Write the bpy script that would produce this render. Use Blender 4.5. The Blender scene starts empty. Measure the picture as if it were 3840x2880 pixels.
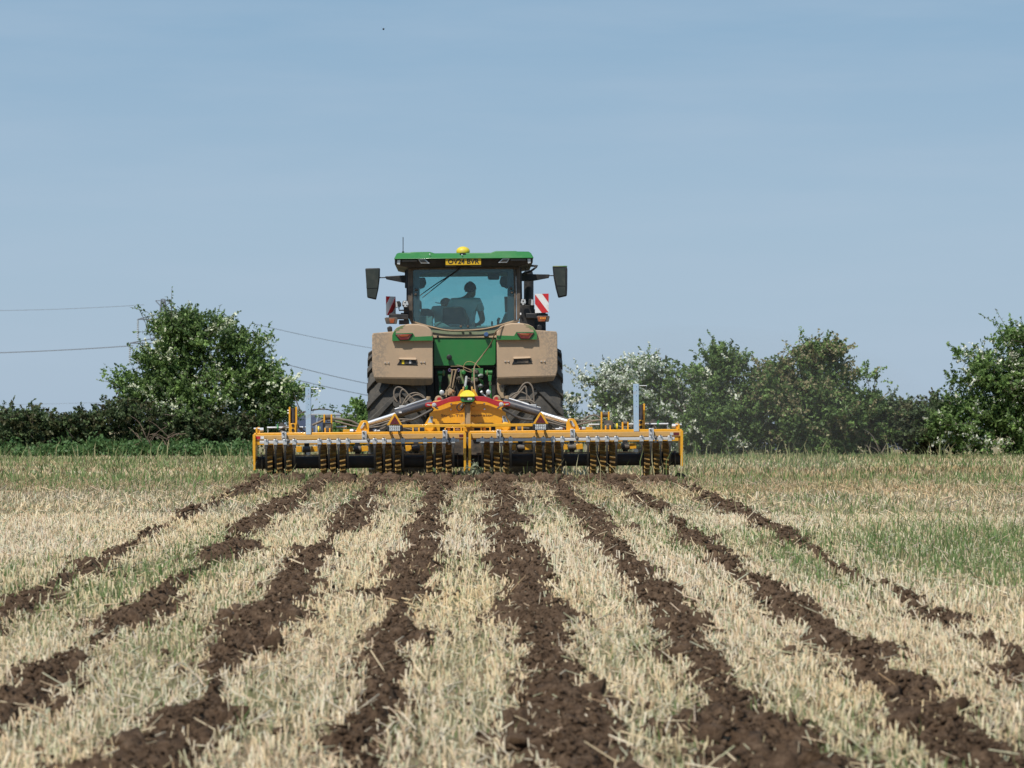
import bpy, math, random
import numpy as np
from mathutils import Vector, Matrix

sc = bpy.context.scene
C = sc.collection
R = math.radians
random.seed(7)
rng = np.random.default_rng(11)

# ------------------------------------------------------------------ camera, sky, sun, exposure
F = 10743.0          # focal length in photo pixels (photo is 3840 wide)
VX, VY = 1755.0, 1571.0   # where the level, straight-ahead direction falls in the photo
CAMZ = 1.42
cd = bpy.data.cameras.new('camera'); cam = bpy.data.objects.new('camera', cd); C.objects.link(cam)
cam.location = (0, 0, CAMZ); cam.rotation_euler = (R(90), 0, 0)
cd.sensor_width = 36; cd.lens = F / 3840 * 36
cd.shift_x = (1920 - VX) / 3840; cd.shift_y = (VY - 1440) / 3840
cd.clip_start = 0.1; cd.clip_end = 12000
cd.dof.use_dof = True; cd.dof.focus_distance = 38.0; cd.dof.aperture_fstop = 6.3
sc.camera = cam

SUN_EL, SUN_AZ = 55.0, 211.0
w = bpy.data.worlds.new('World'); sc.world = w; w.use_nodes = True
nt = w.node_tree; nt.nodes.clear()
def wn(t): return nt.nodes.new(t)
sky = wn('ShaderNodeTexSky'); sky.sky_type = 'NISHITA'; sky.sun_disc = False
sky.sun_elevation = R(SUN_EL); sky.sun_rotation = R(SUN_AZ)
sky.altitude = 0; sky.air_density = 1.0; sky.dust_density = 0.6; sky.ozone_density = 2.0
hsv = wn('ShaderNodeHueSaturation'); hsv.inputs['Saturation'].default_value = 0.95
nt.links.new(sky.outputs[0], hsv.inputs['Color'])
# faint cirrus: world-direction noise
tc = wn('ShaderNodeTexCoord'); mp = wn('ShaderNodeMapping'); mp.inputs['Scale'].default_value = (5, 5, 34)
mp.inputs['Rotation'].default_value = (0, R(6), 0)
nz = wn('ShaderNodeTexNoise'); nz.inputs['Scale'].default_value = 1.6; nz.inputs['Detail'].default_value = 7; nz.inputs['Roughness'].default_value = .55
rp = wn('ShaderNodeValToRGB'); rp.color_ramp.elements[0].position = .42; rp.color_ramp.elements[1].position = .78
rp.color_ramp.elements[1].color = (.34, .34, .34, 1)
mx = wn('ShaderNodeMixRGB'); mx.inputs['Color2'].default_value = (4.9, 6.1, 7.5, 1)
nt.links.new(tc.outputs['Generated'], mp.inputs[0]); nt.links.new(mp.outputs[0], nz.inputs['Vector'])
nt.links.new(nz.outputs[0], rp.inputs[0]); nt.links.new(rp.outputs[0], mx.inputs['Fac'])
# summer haze: the low sky stays blue grey all round, deepening slowly with height
sx_ = wn('ShaderNodeSeparateXYZ'); gr = wn('ShaderNodeValToRGB'); e_ = gr.color_ramp.elements
nt.links.new(tc.outputs['Generated'], sx_.inputs[0]); nt.links.new(sx_.outputs['Z'], gr.inputs[0])
K_ = 1 / .09
def kc(r, g, b): return (r * .1, g * .1, b * .1, 1)
e_[0].position = 0.0; e_[0].color = kc(.398 * K_, .520 * K_, .662 * K_); e_[1].position = 1.0; e_[1].color = kc(.12 * K_, .25 * K_, .47 * K_)
for p_, c_ in ((.07, (.358, .500, .650)), (.15, (.262, .426, .598)), (.4, (.17, .33, .54))):
    q_ = e_.new(p_); q_.color = kc(*(x * K_ for x in c_))
sc10 = wn('ShaderNodeVectorMath'); sc10.operation = 'SCALE'; sc10.inputs['Scale'].default_value = 10.0; nt.links.new(gr.outputs[0], sc10.inputs[0])
mh = wn('ShaderNodeMixRGB'); mh.inputs['Fac'].default_value = .88; nt.links.new(hsv.outputs[0], mh.inputs['Color1']); nt.links.new(sc10.outputs[0], mh.inputs['Color2'])
nt.links.new(mh.outputs[0], mx.inputs['Color1'])
bg = wn('ShaderNodeBackground'); bg.inputs['Strength'].default_value = 0.09
out = wn('ShaderNodeOutputWorld')
nt.links.new(mx.outputs[0], bg.inputs[0]); nt.links.new(bg.outputs[0], out.inputs[0])

sd = bpy.data.lights.new('sun', 'SUN'); sun = bpy.data.objects.new('sun', sd); C.objects.link(sun)
sd.energy = 4.6; sd.angle = R(0.53); sd.color = (1.0, .945, .86)
sdir = Vector((math.sin(R(SUN_AZ)) * math.cos(R(SUN_EL)), math.cos(R(SUN_AZ)) * math.cos(R(SUN_EL)), math.sin(R(SUN_EL))))
sun.rotation_euler = sdir.to_track_quat('Z', 'Y').to_euler(); sun.location = (0, 0, 40)
vs = sc.view_settings
vs.view_transform = 'Standard'; vs.look = 'None'; vs.exposure = 0.0; vs.gamma = 1.0; vs.use_curve_mapping = False
sc.cycles.max_bounces = 8; sc.cycles.transparent_max_bounces = 12

# ------------------------------------------------------------------ helpers
def P(px, py, Y):
    "photo pixel at a known distance -> point in the place"
    return np.array(((px - VX) * Y / F, Y, CAMZ - (py - VY) * Y / F))

def hash2(ix, iy, seed):
    h = (ix.astype(np.int64) * 374761393 + iy.astype(np.int64) * 668265263 + seed * 974634777) & 0x7fffffff
    h = ((h ^ (h >> 13)) * 1274126177) & 0x7fffffff
    h = h ^ (h >> 16)
    return (h & 0xffff) / 65535.0
def vnoise(x, y, seed=0):
    x = np.asarray(x, float); y = np.asarray(y, float)
    xi = np.floor(x); yi = np.floor(y); fx = x - xi; fy = y - yi
    fx = fx * fx * (3 - 2 * fx); fy = fy * fy * (3 - 2 * fy)
    a = hash2(xi, yi, seed); b = hash2(xi + 1, yi, seed); c = hash2(xi, yi + 1, seed); d = hash2(xi + 1, yi + 1, seed)
    return (a + (b - a) * fx) * (1 - fy) + (c + (d - c) * fx) * fy
def fbm(x, y, seed=0, n=4):
    s = 0; a = .5; t = 0
    for i in range(n):
        s = s + a * vnoise(x * 2 ** i, y * 2 ** i, seed + i); t += a; a *= .5
    return s / t

_ky = np.array([-60, 0, 10, 20, 28, 34, 40, 50, 60, 85, 120, 150, 200, 400, 1000, 4000, 9000], float)
_kz = np.array([-1.08, 0, .179, .359, .495, .552, .562, .50, .43, .32, .15, -.2, -1.2, -4, -8, -14, -20], float)
_ty = np.concatenate([np.arange(-60, 300, .5), np.arange(300, 9001, 10.)])
_tz = np.interp(_ty, _ky, _kz)
_k = np.hanning(13); _k /= _k.sum()
_n = int((300 + 60) / .5)
_tz[6:_n - 6] = np.convolve(_tz[:_n], _k, 'valid')
def gz(X, Y):
    X = np.asarray(X, float); Y = np.asarray(Y, float)
    b = np.interp(Y, _ty, _tz)
    f = np.clip((Y - 2) / 6, 0, 1)
    return b + f * .05 * (fbm(X * .35 + 7, Y * .25, 5, 3) - .5)

def np_mesh(name, v, f, col=None, mat=None, parent=None, smooth=False):
    me = bpy.data.meshes.new(name)
    v = np.ascontiguousarray(v, np.float32); f = np.ascontiguousarray(f, np.int32)
    k = f.shape[1]
    me.vertices.add(len(v)); me.vertices.foreach_set('co', v.ravel())
    me.loops.add(f.size); me.loops.foreach_set('vertex_index', f.ravel())
    me.polygons.add(len(f)); me.polygons.foreach_set('loop_start', np.arange(0, f.size, k, dtype=np.int32))
    if smooth: me.polygons.foreach_set('use_smooth', np.ones(len(f), bool))
    me.update(calc_edges=True)
    if col is not None:
        a = me.attributes.new('Col', 'FLOAT_COLOR', 'POINT')
        c4 = np.ones((len(v), 4), np.float32); c4[:, :3] = col
        a.data.foreach_set('color', c4.ravel())
    if mat: me.materials.append(mat)
    o = bpy.data.objects.new(name, me); C.objects.link(o)
    if parent: o.parent = parent
    return o

def tag(o, label=None, cat=None, group=None, kind=None):
    if label: o['label'] = label
    if cat: o['category'] = cat
    if group: o['group'] = group
    if kind: o['kind'] = kind
    return o
def thing(name, loc, label, cat, group=None, rot=(0, 0, 0)):
    o = bpy.data.objects.new(name, None); C.objects.link(o)
    o.location = loc; o.rotation_euler = rot; o.empty_display_size = .3
    return tag(o, label, cat, group)

# machine frame: the field tips half a degree, so tractor and cultivator lean with it
ANG = 0.0094
ORG = np.zeros(3)      # location of the root being built
def M(px, py, Y):
    dx = px - 1750; dy = py - 1790
    return P(1750 + dx - ANG * dy, 1790 + dy + ANG * dx, Y) - ORG

def catmull(p, n=6):
    p = [np.asarray(q, float) for q in p]
    if len(p) < 3: return p
    q = [2 * p[0] - p[1]] + p + [2 * p[-1] - p[-2]]; o = []
    for i in range(1, len(q) - 2):
        for t in np.linspace(0, 1, n, endpoint=False):
            a, b, c, d = q[i - 1], q[i], q[i + 1], q[i + 2]
            o.append(.5 * ((2 * b) + (c - a) * t + (2 * a - 5 * b + 4 * c - d) * t ** 2 + (3 * b - a - 3 * c + d) * t ** 3))
    return o + [p[-1]]

class MB:
    def __init__(s): s.v = []; s.f = []
    def add(s, v, f):
        b = len(s.v); s.v += [tuple(map(float, q)) for q in v]; s.f += [tuple(b + i for i in q) for q in f]; return s
    def box(s, lo, hi):
        x0, y0, z0 = lo; x1, y1, z1 = hi
        return s.add([(x0, y0, z0), (x1, y0, z0), (x1, y1, z0), (x0, y1, z0), (x0, y0, z1), (x1, y0, z1), (x1, y1, z1), (x0, y1, z1)],
                     [(0, 3, 2, 1), (4, 5, 6, 7), (0, 1, 5, 4), (1, 2, 6, 5), (2, 3, 7, 6), (3, 0, 4, 7)])
    def pb(s, px0, py0, px1, py1, Y, d):
        "box whose near face fills the photo rectangle at distance Y"
        a = M(px0, py0, Y); b = M(px1, py1, Y)
        cx = M((px0 + px1) / 2, (py0 + py1) / 2, Y); w_ = abs(px1 - px0) * Y / F / 2; h_ = abs(py1 - py0) * Y / F / 2
        return s.box((cx[0] - w_, cx[1], cx[2] - h_), (cx[0] + w_, cx[1] + d, cx[2] + h_))
    def prism(s, pts, Y, d, dYs=None):
        n = len(pts)
        a = [M(x, y, Y) + np.array((0, (dYs[i] if dYs else 0), 0)) for i, (x, y) in enumerate(pts)]
        ar = sum(pts[i][0] * pts[(i + 1) % n][1] - pts[(i + 1) % n][0] * pts[i][1] for i in range(n))
        if ar > 0: a = a[::-1]
        b = [q + np.array((0, d, 0)) for q in a]
        fs = [tuple(range(n)), tuple(range(2 * n - 1, n - 1, -1))]
        fs += [((i + 1) % n, i, n + i, n + (i + 1) % n) for i in range(n)]
        return s.add(a + b, fs)
    def rev(s, p, q, rs, n=16, cap=True):
        "surface of revolution: rs = [(t along p->q in metres, radius)]"
        p = np.asarray(p, float); q = np.asarray(q, float); d = q - p; L = np.linalg.norm(d); d /= L
        u = np.cross(d, (0, 0, 1) if abs(d[2]) < .9 else (1, 0, 0)); u /= np.linalg.norm(u); w_ = np.cross(d, u)
        vs_ = []; fs = []
        for t, r in rs:
            for i in range(n):
                a = 2 * math.pi * i / n; vs_.append(p + d * t + r * (u * math.cos(a) + w_ * math.sin(a)))
        m = len(rs)
        for j in range(m - 1):
            for i in range(n):
                k = (i + 1) % n; fs.append((j * n + i, (j + 1) * n + i, (j + 1) * n + k, j * n + k))
        if cap: fs.append(tuple(range(n))); fs.append(tuple((m - 1) * n + i for i in range(n - 1, -1, -1)))
        return s.add(vs_, fs)
    def cyl(s, p, q, r, r2=None, n=16):
        L = float(np.linalg.norm(np.asarray(q, float) - np.asarray(p, float)))
        return s.rev(p, q, [(0, r), (L, r if r2 is None else r2)], n)
    def tube(s, pts, r, n=8, k=6):
        p = catmull(pts, k); vs_ = []; fs = []; u = None
        for i, c in enumerate(p):
            d = p[min(i + 1, len(p) - 1)] - p[max(i - 1, 0)]; d = d / (np.linalg.norm(d) + 1e-9)
            if u is None:
                u = np.cross(d, (0, 0, 1) if abs(d[2]) < .9 else (1, 0, 0))
            u = u - d * np.dot(u, d); u /= np.linalg.norm(u) + 1e-9; w_ = np.cross(d, u)
            rr = r[0] + (r[1] - r[0]) * i / (len(p) - 1) if isinstance(r, tuple) else r
            for j in range(n):
                a = 2 * math.pi * j / n; vs_.append(c + rr * (u * math.cos(a) + w_ * math.sin(a)))
        for i in range(len(p) - 1):
            for j in range(n):
                k2 = (j + 1) % n; fs.append((i * n + j, (i + 1) * n + j, (i + 1) * n + k2, i * n + k2))
        fs.append(tuple(range(n))); fs.append(tuple((len(p) - 1) * n + j for j in range(n - 1, -1, -1)))
        return s.add(vs_, fs)
    def ell(s, c, r, n=16, m=10, z0=-1.0):
        "ellipsoid; z0 = cut height as a fraction of the radius"
        c = np.asarray(c, float); vs_ = []; fs = []
        a0 = math.asin(z0)
        for j in range(m + 1):
            la = a0 + (math.pi / 2 - a0) * j / m
            for i in range(n):
                lo = 2 * math.pi * i / n
                vs_.append(c + np.array((r[0] * math.cos(la) * math.cos(lo), r[1] * math.cos(la) * math.sin(lo), r[2] * math.sin(la))))
        for j in range(m):
            for i in range(n):
                k = (i + 1) % n; fs.append((j * n + i, j * n + k, (j + 1) * n + k, (j + 1) * n + i))
        fs.append(tuple(range(n - 1, -1, -1)))
        return s.add(vs_, fs)
    def build(s, name, mat, parent=None, bevel=0.0, smooth=True, seg=2, label=None, sub=0):
        me = bpy.data.meshes.new(name); me.from_pydata(s.v, [], s.f)
        if smooth:
            me.polygons.foreach_set('use_smooth', np.ones(len(me.polygons), bool))
            me.set_sharp_from_angle(angle=R(35))
        me.update()
        if mat: me.materials.append(mat)
        o = bpy.data.objects.new(name, me); C.objects.link(o)
        if parent: o.parent = parent
        if bevel:
            b = o.modifiers.new('edge', 'BEVEL'); b.width = bevel; b.segments = seg; b.limit_method = 'ANGLE'; b.angle_limit = R(35)
        if sub:
            b = o.modifiers.new('round', 'SUBSURF'); b.levels = sub; b.render_levels = sub
        if label: o['label'] = label
        return o

def share(o, parent, loc=None, rot=None, scale=None):
    c = o.copy(); C.objects.link(c); c.parent = parent
    if loc is not None: c.location = loc
    if rot is not None: c.rotation_euler = rot
    if scale is not None: c.scale = scale
    return c

def text(body, px0, py0, px1, py1, Y, mat, parent, name='lettering', bold=0.0):
    "flat print: letters fitted to a photo rectangle"
    cu = bpy.data.curves.new(name, 'FONT'); cu.body = body; cu.size = 1; cu.extrude = 0; cu.offset = bold
    tmp = bpy.data.objects.new('tmp', cu); C.objects.link(tmp)
    dg = bpy.context.evaluated_depsgraph_get()
    me = bpy.data.meshes.new_from_object(tmp.evaluated_get(dg)); bpy.data.objects.remove(tmp)
    me.name = name
    v = np.empty(len(me.vertices) * 3, np.float32); me.vertices.foreach_get('co', v); v = v.reshape(-1, 3)
    lo = v.min(0); hi = v.max(0)
    fx = (v[:, 0] - lo[0]) / (hi[0] - lo[0]); fy = (v[:, 1] - lo[1]) / (hi[1] - lo[1])
    w_ = np.array([M(px0 + (px1 - px0) * a, py1 + (py0 - py1) * b - (px0 + (px1 - px0) * a - (px0 + px1) / 2) * ANG, Y) for a, b in zip(fx, fy)])
    me.vertices.foreach_set('co', w_.astype(np.float32).ravel()); me.update()
    me.materials.clear(); me.materials.append(mat)
    o = bpy.data.objects.new(name, me); C.objects.link(o); o.parent = parent
    return o

# ------------------------------------------------------------------ materials
def newmat(name):
    m = bpy.data.materials.new(name); m.use_nodes = True
    b = m.node_tree.nodes['Principled BSDF']; return m, m.node_tree, b
DUST = (.36, .265, .17)
def paint(name, col, rough=.45, metal=0.0, dust=.25, scale=6.0, dustcol=DUST, soft=.18, bump=0.0, stretch=(1, 1, 1), fine=.0, coat=0.0):
    m, t, b = newmat(name)
    tcn = t.nodes.new('ShaderNodeTexCoord'); mpn = t.nodes.new('ShaderNodeMapping'); mpn.inputs['Scale'].default_value = stretch
    t.links.new(tcn.outputs['Object'], mpn.inputs[0])
    n = t.nodes.new('ShaderNodeTexNoise'); n.inputs['Scale'].default_value = scale; n.inputs['Detail'].default_value = 8; n.inputs['Roughness'].default_value = .68
    t.links.new(mpn.outputs[0], n.inputs['Vector'])
    r = t.nodes.new('ShaderNodeValToRGB')
    c = .5 + (.5 - dust) * .55
    r.color_ramp.elements[0].position = max(0, c - soft); r.color_ramp.elements[1].position = min(1, c + soft)
    t.links.new(n.outputs[0], r.inputs[0])
    mixn = t.nodes.new('ShaderNodeMixRGB'); mixn.inputs['Color1'].default_value = (*col, 1); mixn.inputs['Color2'].default_value = (*dustcol, 1)
    t.links.new(r.outputs[0], mixn.inputs['Fac']); last = mixn.outputs[0]
    # small value variation so that no surface is flat
    n2 = t.nodes.new('ShaderNodeTexNoise'); n2.inputs['Scale'].default_value = scale * 7; n2.inputs['Detail'].default_value = 4
    t.links.new(mpn.outputs[0], n2.inputs['Vector'])
    h = t.nodes.new('ShaderNodeHueSaturation'); mr = t.nodes.new('ShaderNodeMapRange'); mr.inputs['To Min'].default_value = .82 - fine; mr.inputs['To Max'].default_value = 1.18 + fine
    t.links.new(n2.outputs[0], mr.inputs['Value']); t.links.new(mr.outputs[0], h.inputs['Value']); t.links.new(last, h.inputs['Color'])
    t.links.new(h.outputs[0], b.inputs['Base Color'])
    rr = t.nodes.new('ShaderNodeMapRange'); rr.inputs['To Min'].default_value = rough; rr.inputs['To Max'].default_value = .9
    t.links.new(r.outputs[0], rr.inputs['Value']); t.links.new(rr.outputs[0], b.inputs['Roughness'])
    if metal:
        mm = t.nodes.new('ShaderNodeMapRange'); mm.inputs['To Min'].default_value = metal; mm.inputs['To Max'].default_value = 0
        t.links.new(r.outputs[0], mm.inputs['Value']); t.links.new(mm.outputs[0], b.inputs['Metallic'])
    if coat: b.inputs['Coat Weight'].default_value = coat; b.inputs['Coat Roughness'].default_value = .1
    if bump:
        bn = t.nodes.new('ShaderNodeBump'); bn.inputs['Strength'].default_value = bump; bn.inputs['Distance'].default_value = .01
        t.links.new(n2.outputs[0], bn.inputs['Height']); t.links.new(bn.outputs[0], b.inputs['Normal'])
    return m
def plain(name, col, rough=.5, metal=0.0):
    m, t, b = newmat(name); b.inputs['Base Color'].default_value = (*col, 1); b.inputs['Roughness'].default_value = rough; b.inputs['Metallic'].default_value = metal
    return m
def glass(name, tint, refl=.04, dust=.035):
    m = bpy.data.materials.new(name); m.use_nodes = True; t = m.node_tree; t.nodes.clear()
    o = t.nodes.new('ShaderNodeOutputMaterial'); tr = t.nodes.new('ShaderNodeBsdfTransparent'); tr.inputs[0].default_value = (*tint, 1)
    gl = t.nodes.new('ShaderNodeBsdfGlossy'); gl.inputs['Roughness'].default_value = .05
    df = t.nodes.new('ShaderNodeBsdfDiffuse'); df.inputs[0].default_value = (.42, .44, .42, 1)
    m1 = t.nodes.new('ShaderNodeMixShader'); m1.inputs[0].default_value = refl
    m2 = t.nodes.new('ShaderNodeMixShader')
    tcn = t.nodes.new('ShaderNodeTexCoord'); n = t.nodes.new('ShaderNodeTexNoise'); n.inputs['Scale'].default_value = 14; n.inputs['Detail'].default_value = 9; n.inputs['Roughness'].default_value = .75
    r = t.nodes.new('ShaderNodeMapRange'); r.inputs['From Min'].default_value = .3; r.inputs['From Max'].default_value = .75; r.inputs['To Min'].default_value = dust * .5; r.inputs['To Max'].default_value = dust * 1.8
    t.links.new(tcn.outputs['Object'], n.inputs['Vector']); t.links.new(n.outputs[0], r.inputs['Value']); t.links.new(r.outputs[0], m2.inputs[0])
    t.links.new(tr.outputs[0], m1.inputs[1]); t.links.new(gl.outputs[0], m1.inputs[2])
    t.links.new(m1.outputs[0], m2.inputs[1]); t.links.new(df.outputs[0], m2.inputs[2]); t.links.new(m2.outputs[0], o.inputs[0])
    return m
def attr_mat(name, rough=.8, trans=0.0, spec=.2, var=0.0, vscale=30):
    "colour comes from the per-piece 'Col' attribute"
    m, t, b = newmat(name)
    a = t.nodes.new('ShaderNodeAttribute'); a.attribute_name = 'Col'
    last = a.outputs['Color']
    if var:
        tcn = t.nodes.new('ShaderNodeTexCoord'); n = t.nodes.new('ShaderNodeTexNoise'); n.inputs['Scale'].default_value = vscale; n.inputs['Detail'].default_value = 6; n.inputs['Roughness'].default_value = .7
        t.links.new(tcn.outputs['Object'], n.inputs['Vector'])
        h = t.nodes.new('ShaderNodeHueSaturation'); mr = t.nodes.new('ShaderNodeMapRange'); mr.inputs['To Min'].default_value = 1 - var; mr.inputs['To Max'].default_value = 1 + var
        t.links.new(n.outputs[0], mr.inputs['Value']); t.links.new(mr.outputs[0], h.inputs['Value']); t.links.new(last, h.inputs['Color']); last = h.outputs[0]
        bn = t.nodes.new('ShaderNodeBump'); bn.inputs['Strength'].default_value = .6; bn.inputs['Distance'].default_value = .02
        t.links.new(n.outputs[0], bn.inputs['Height']); t.links.new(bn.outputs[0], b.inputs['Normal'])
    t.links.new(last, b.inputs['Base Color'])
    b.inputs['Roughness'].default_value = rough; b.inputs['Specular IOR Level'].default_value = spec
    if trans:
        o = [n for n in t.nodes if n.type == 'OUTPUT_MATERIAL'][0]
        tl = t.nodes.new('ShaderNodeBsdfTranslucent'); t.links.new(last, tl.inputs[0])
        ms = t.nodes.new('ShaderNodeMixShader'); ms.inputs[0].default_value = trans
        t.links.new(b.outputs[0], ms.inputs[1]); t.links.new(tl.outputs[0], ms.inputs[2]); t.links.new(ms.outputs[0], o.inputs[0])
    return m

def spatter_mat():
    m = paint('dust_caked_mudguard', (.36, .265, .18), .85, dust=.6, scale=3.0, dustcol=(.46, .33, .215), soft=.3, bump=.12, fine=-.13)
    t = m.node_tree; b = t.nodes['Principled BSDF']; L = t.links
    last = [l for l in L if l.to_socket == b.inputs['Base Color']][0].from_socket
    tcn = t.nodes.new('ShaderNodeTexCoord'); sp = t.nodes.new('ShaderNodeSeparateXYZ'); L.new(tcn.outputs['Object'], sp.inputs[0])
    ab = t.nodes.new('ShaderNodeMath'); ab.operation = 'ABSOLUTE'; L.new(sp.outputs['X'], ab.inputs[0])
    big = t.nodes.new('ShaderNodeTexNoise'); big.inputs['Scale'].default_value = 3.2; big.inputs['Detail'].default_value = 4; L.new(tcn.outputs['Object'], big.inputs['Vector'])
    ad = t.nodes.new('ShaderNodeMath'); ad.operation = 'MULTIPLY_ADD'; ad.inputs[1].default_value = .55; L.new(big.outputs[0], ad.inputs[0]); L.new(ab.outputs[0], ad.inputs[2])
    mr = t.nodes.new('ShaderNodeMapRange'); mr.inputs['From Min'].default_value = 1.33; mr.inputs['From Max'].default_value = 1.50; L.new(ad.outputs[0], mr.inputs['Value'])
    n = t.nodes.new('ShaderNodeTexNoise'); n.inputs['Scale'].default_value = 30; n.inputs['Detail'].default_value = 6; n.inputs['Roughness'].default_value = .62; n.inputs['Distortion'].default_value = .6; L.new(tcn.outputs['Object'], n.inputs['Vector'])
    r = t.nodes.new('ShaderNodeMapRange'); r.inputs['From Min'].default_value = .44; r.inputs['From Max'].default_value = .56; L.new(n.outputs[0], r.inputs['Value'])
    mu = t.nodes.new('ShaderNodeMath'); mu.operation = 'MULTIPLY'; L.new(mr.outputs[0], mu.inputs[0]); L.new(r.outputs[0], mu.inputs[1])
    m2 = t.nodes.new('ShaderNodeMath'); m2.operation = 'MULTIPLY'; m2.inputs[1].default_value = .62; L.new(mu.outputs[0], m2.inputs[0])
    mx_ = t.nodes.new('ShaderNodeMixRGB'); mx_.inputs['Color2'].default_value = (.20, .170, .14, 1); L.new(m2.outputs[0], mx_.inputs['Fac']); L.new(last, mx_.inputs['Color1']); L.new(mx_.outputs[0], b.inputs['Base Color'])
    return m
MT = dict(
    green=paint('tractor_green_paint', (.022, .17, .035), .35, dust=.0, scale=2, dustcol=(.06, .17, .05), soft=.3, coat=.3, fine=-.1),
    green_dusty=paint('tractor_green_under_dust', (.022, .17, .035), .45, dust=.42, scale=5),
    fender=paint('dust_caked_mudguard', (.36, .265, .18), .85, dust=.6, scale=3.0, dustcol=(.46, .33, .215), soft=.3, bump=.12, fine=-.13),
    fender_rough=paint('mud_spattered_mudguard', (.15, .135, .12), .7, dust=.52, scale=26, dustcol=(.40, .30, .19), soft=.08, bump=.7, fine=.05),
    duststrip=paint('dust_layer', (.30, .22, .14), .9, dust=.7, scale=7, dustcol=(.40, .29, .18)),
    dark=paint('black_plastic', (.014, .014, .015), .5, dust=.2, scale=6, dustcol=(.07, .06, .05)),
    dark_dusty=paint('dusty_black_frame', (.03, .027, .025), .6, dust=.45, scale=7, dustcol=(.17, .13, .095)),
    interior=paint('cab_trim', (.05, .055, .065), .8, dust=.1, scale=6),
    interior_pale=paint('pale_cab_trim', (.19, .24, .23), .8, dust=.1, scale=6),
    rubber=paint('dusty_tyre_rubber', (.035, .034, .032), .8, dust=.45, scale=7, dustcol=(.11, .097, .08), bump=.2),
    yellow=paint('implement_yellow_paint', (.74, .36, .018), .4, dust=.02, scale=4, dustcol=(.46, .29, .12), coat=.2),
    yellow_dusty=paint('dusty_yellow_paint', (.66, .34, .03), .55, dust=.6, scale=5, dustcol=(.46, .30, .15), soft=.3, stretch=(.35, 1, 1.2)),
    ring=paint('soil_worn_yellow_ring', (.50, .30, .065), .6, dust=.54, scale=11, dustcol=(.15, .10, .055), bump=.4),
    red=paint('red_arm_paint', (.40, .022, .03), .45, dust=.1, scale=5),
    silver=paint('galvanised_steel', (.60, .61, .62), .45, metal=.55, dust=.25, scale=9, dustcol=(.40, .36, .30)),
    bar=paint('bright_scraper_bar', (.62, .61, .60), .5, metal=.3, dust=.3, scale=7, dustcol=(.5, .46, .41)),
    chrome=plain('chromed_rod', (.82, .82, .82), .32, .55),
    steel=paint('dirty_steel', (.10, .095, .09), .55, metal=.3, dust=.35, scale=14, dustcol=(.17, .13, .09), bump=.2),
    cylinder=paint('grey_cylinder_paint', (.045, .045, .054), .4, dust=.2, scale=5, dustcol=(.16, .14, .125), coat=.2),
    roller=paint('muddy_black_roller', (.014, .013, .013), .6, dust=.4, scale=8, dustcol=(.055, .042, .032), bump=.2),
    stand=paint('pale_blue_stand', (.34, .46, .58), .5, dust=.1, scale=9),
    hose=paint('dusty_hose', (.09, .08, .07), .7, dust=.6, scale=10, dustcol=(.25, .20, .15)),
    hose_tan=paint('tan_dusty_hose', (.22, .155, .095), .8, dust=.55, scale=10, dustcol=(.33, .235, .145)),
    dome=paint('receiver_yellow', (.72, .55, .03), .4, dust=.15, scale=9, dustcol=(.5, .38, .18)),
    plate=plain('number_plate_yellow', (.62, .38, .012), .5),
    ink=plain('black_lettering', (.012, .011, .01), .6),
    brownink=plain('brown_lettering', (.09, .035, .012), .6),
    white=paint('white_film', (.72, .72, .72), .5, dust=.1, scale=12),
    redfilm=paint('red_reflective_film', (.52, .02, .025), .45, dust=.05, scale=12),
    redlamp=paint('red_lamp_lens', (.13, .014, .014), .3, dust=.3, scale=14, dustcol=(.3, .14, .08)),
    amber=paint('amber_lamp_lens', (.30, .06, .012), .3, dust=.3, scale=14, dustcol=(.22, .13, .07)),
    reflector=paint('dull_red_reflector', (.115, .015, .018), .45, dust=.1, scale=14, dustcol=(.17, .07, .06)),
    lens=paint('clear_lamp_lens', (.55, .56, .56), .25, metal=.3, dust=.2, scale=22, dustcol=(.42, .4, .36)),
    mirror=paint('dusty_mirror_glass', (.030, .036, .030), .35, dust=.25, scale=7, dustcol=(.05, .055, .045)),
    label_y=plain('yellow_sticker', (.75, .55, .02), .5),
    glass=glass('tinted_cab_glass', (.72, .90, .90)),
    glass_clean=glass('tinted_side_glass', (.72, .90, .90), .04, .015),
)

# ------------------------------------------------------------------ the field
# field sheet out to the horizon
def ladder(stops):
    o = []
    for a, b_, s in stops: o += list(np.arange(a, b_, s))
    return np.array(o + [stops[-1][1]])
ys = ladder([(-40, 4, 4), (4, 45, .5), (45, 130, 1.5), (130, 300, 10), (300, 1000, 50), (1000, 9000, 500)])
xp = ladder([(0, 16, .5), (16, 50, 2), (50, 200, 10), (200, 1000, 80), (1000, 6000, 500)])
xs = np.concatenate([-xp[::-1][:-1], xp])
GX, GY = np.meshgrid(xs, ys); GZ = gz(GX, GY)
v = np.stack([GX.ravel(), GY.ravel(), GZ.ravel()], 1); nx = len(xs); ny = len(ys)
i0 = (np.arange(ny - 1)[:, None] * nx + np.arange(nx - 1)[None, :]).ravel()
f = np.stack([i0, i0 + 1, i0 + nx + 1, i0 + nx], 1)
m, t, bs = newmat('straw_littered_soil')
tcn = t.nodes.new('ShaderNodeTexCoord')
def noise(scale, det=6, rough=.65, stretch=None):
    n = t.nodes.new('ShaderNodeTexNoise'); n.inputs['Scale'].default_value = scale; n.inputs['Detail'].default_value = det; n.inputs['Roughness'].default_value = rough
    if stretch:
        mpn = t.nodes.new('ShaderNodeMapping'); mpn.inputs['Scale'].default_value = stretch; t.links.new(tcn.outputs['Object'], mpn.inputs[0]); t.links.new(mpn.outputs[0], n.inputs['Vector'])
    else: t.links.new(tcn.outputs['Object'], n.inputs['Vector'])
    return n
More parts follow.
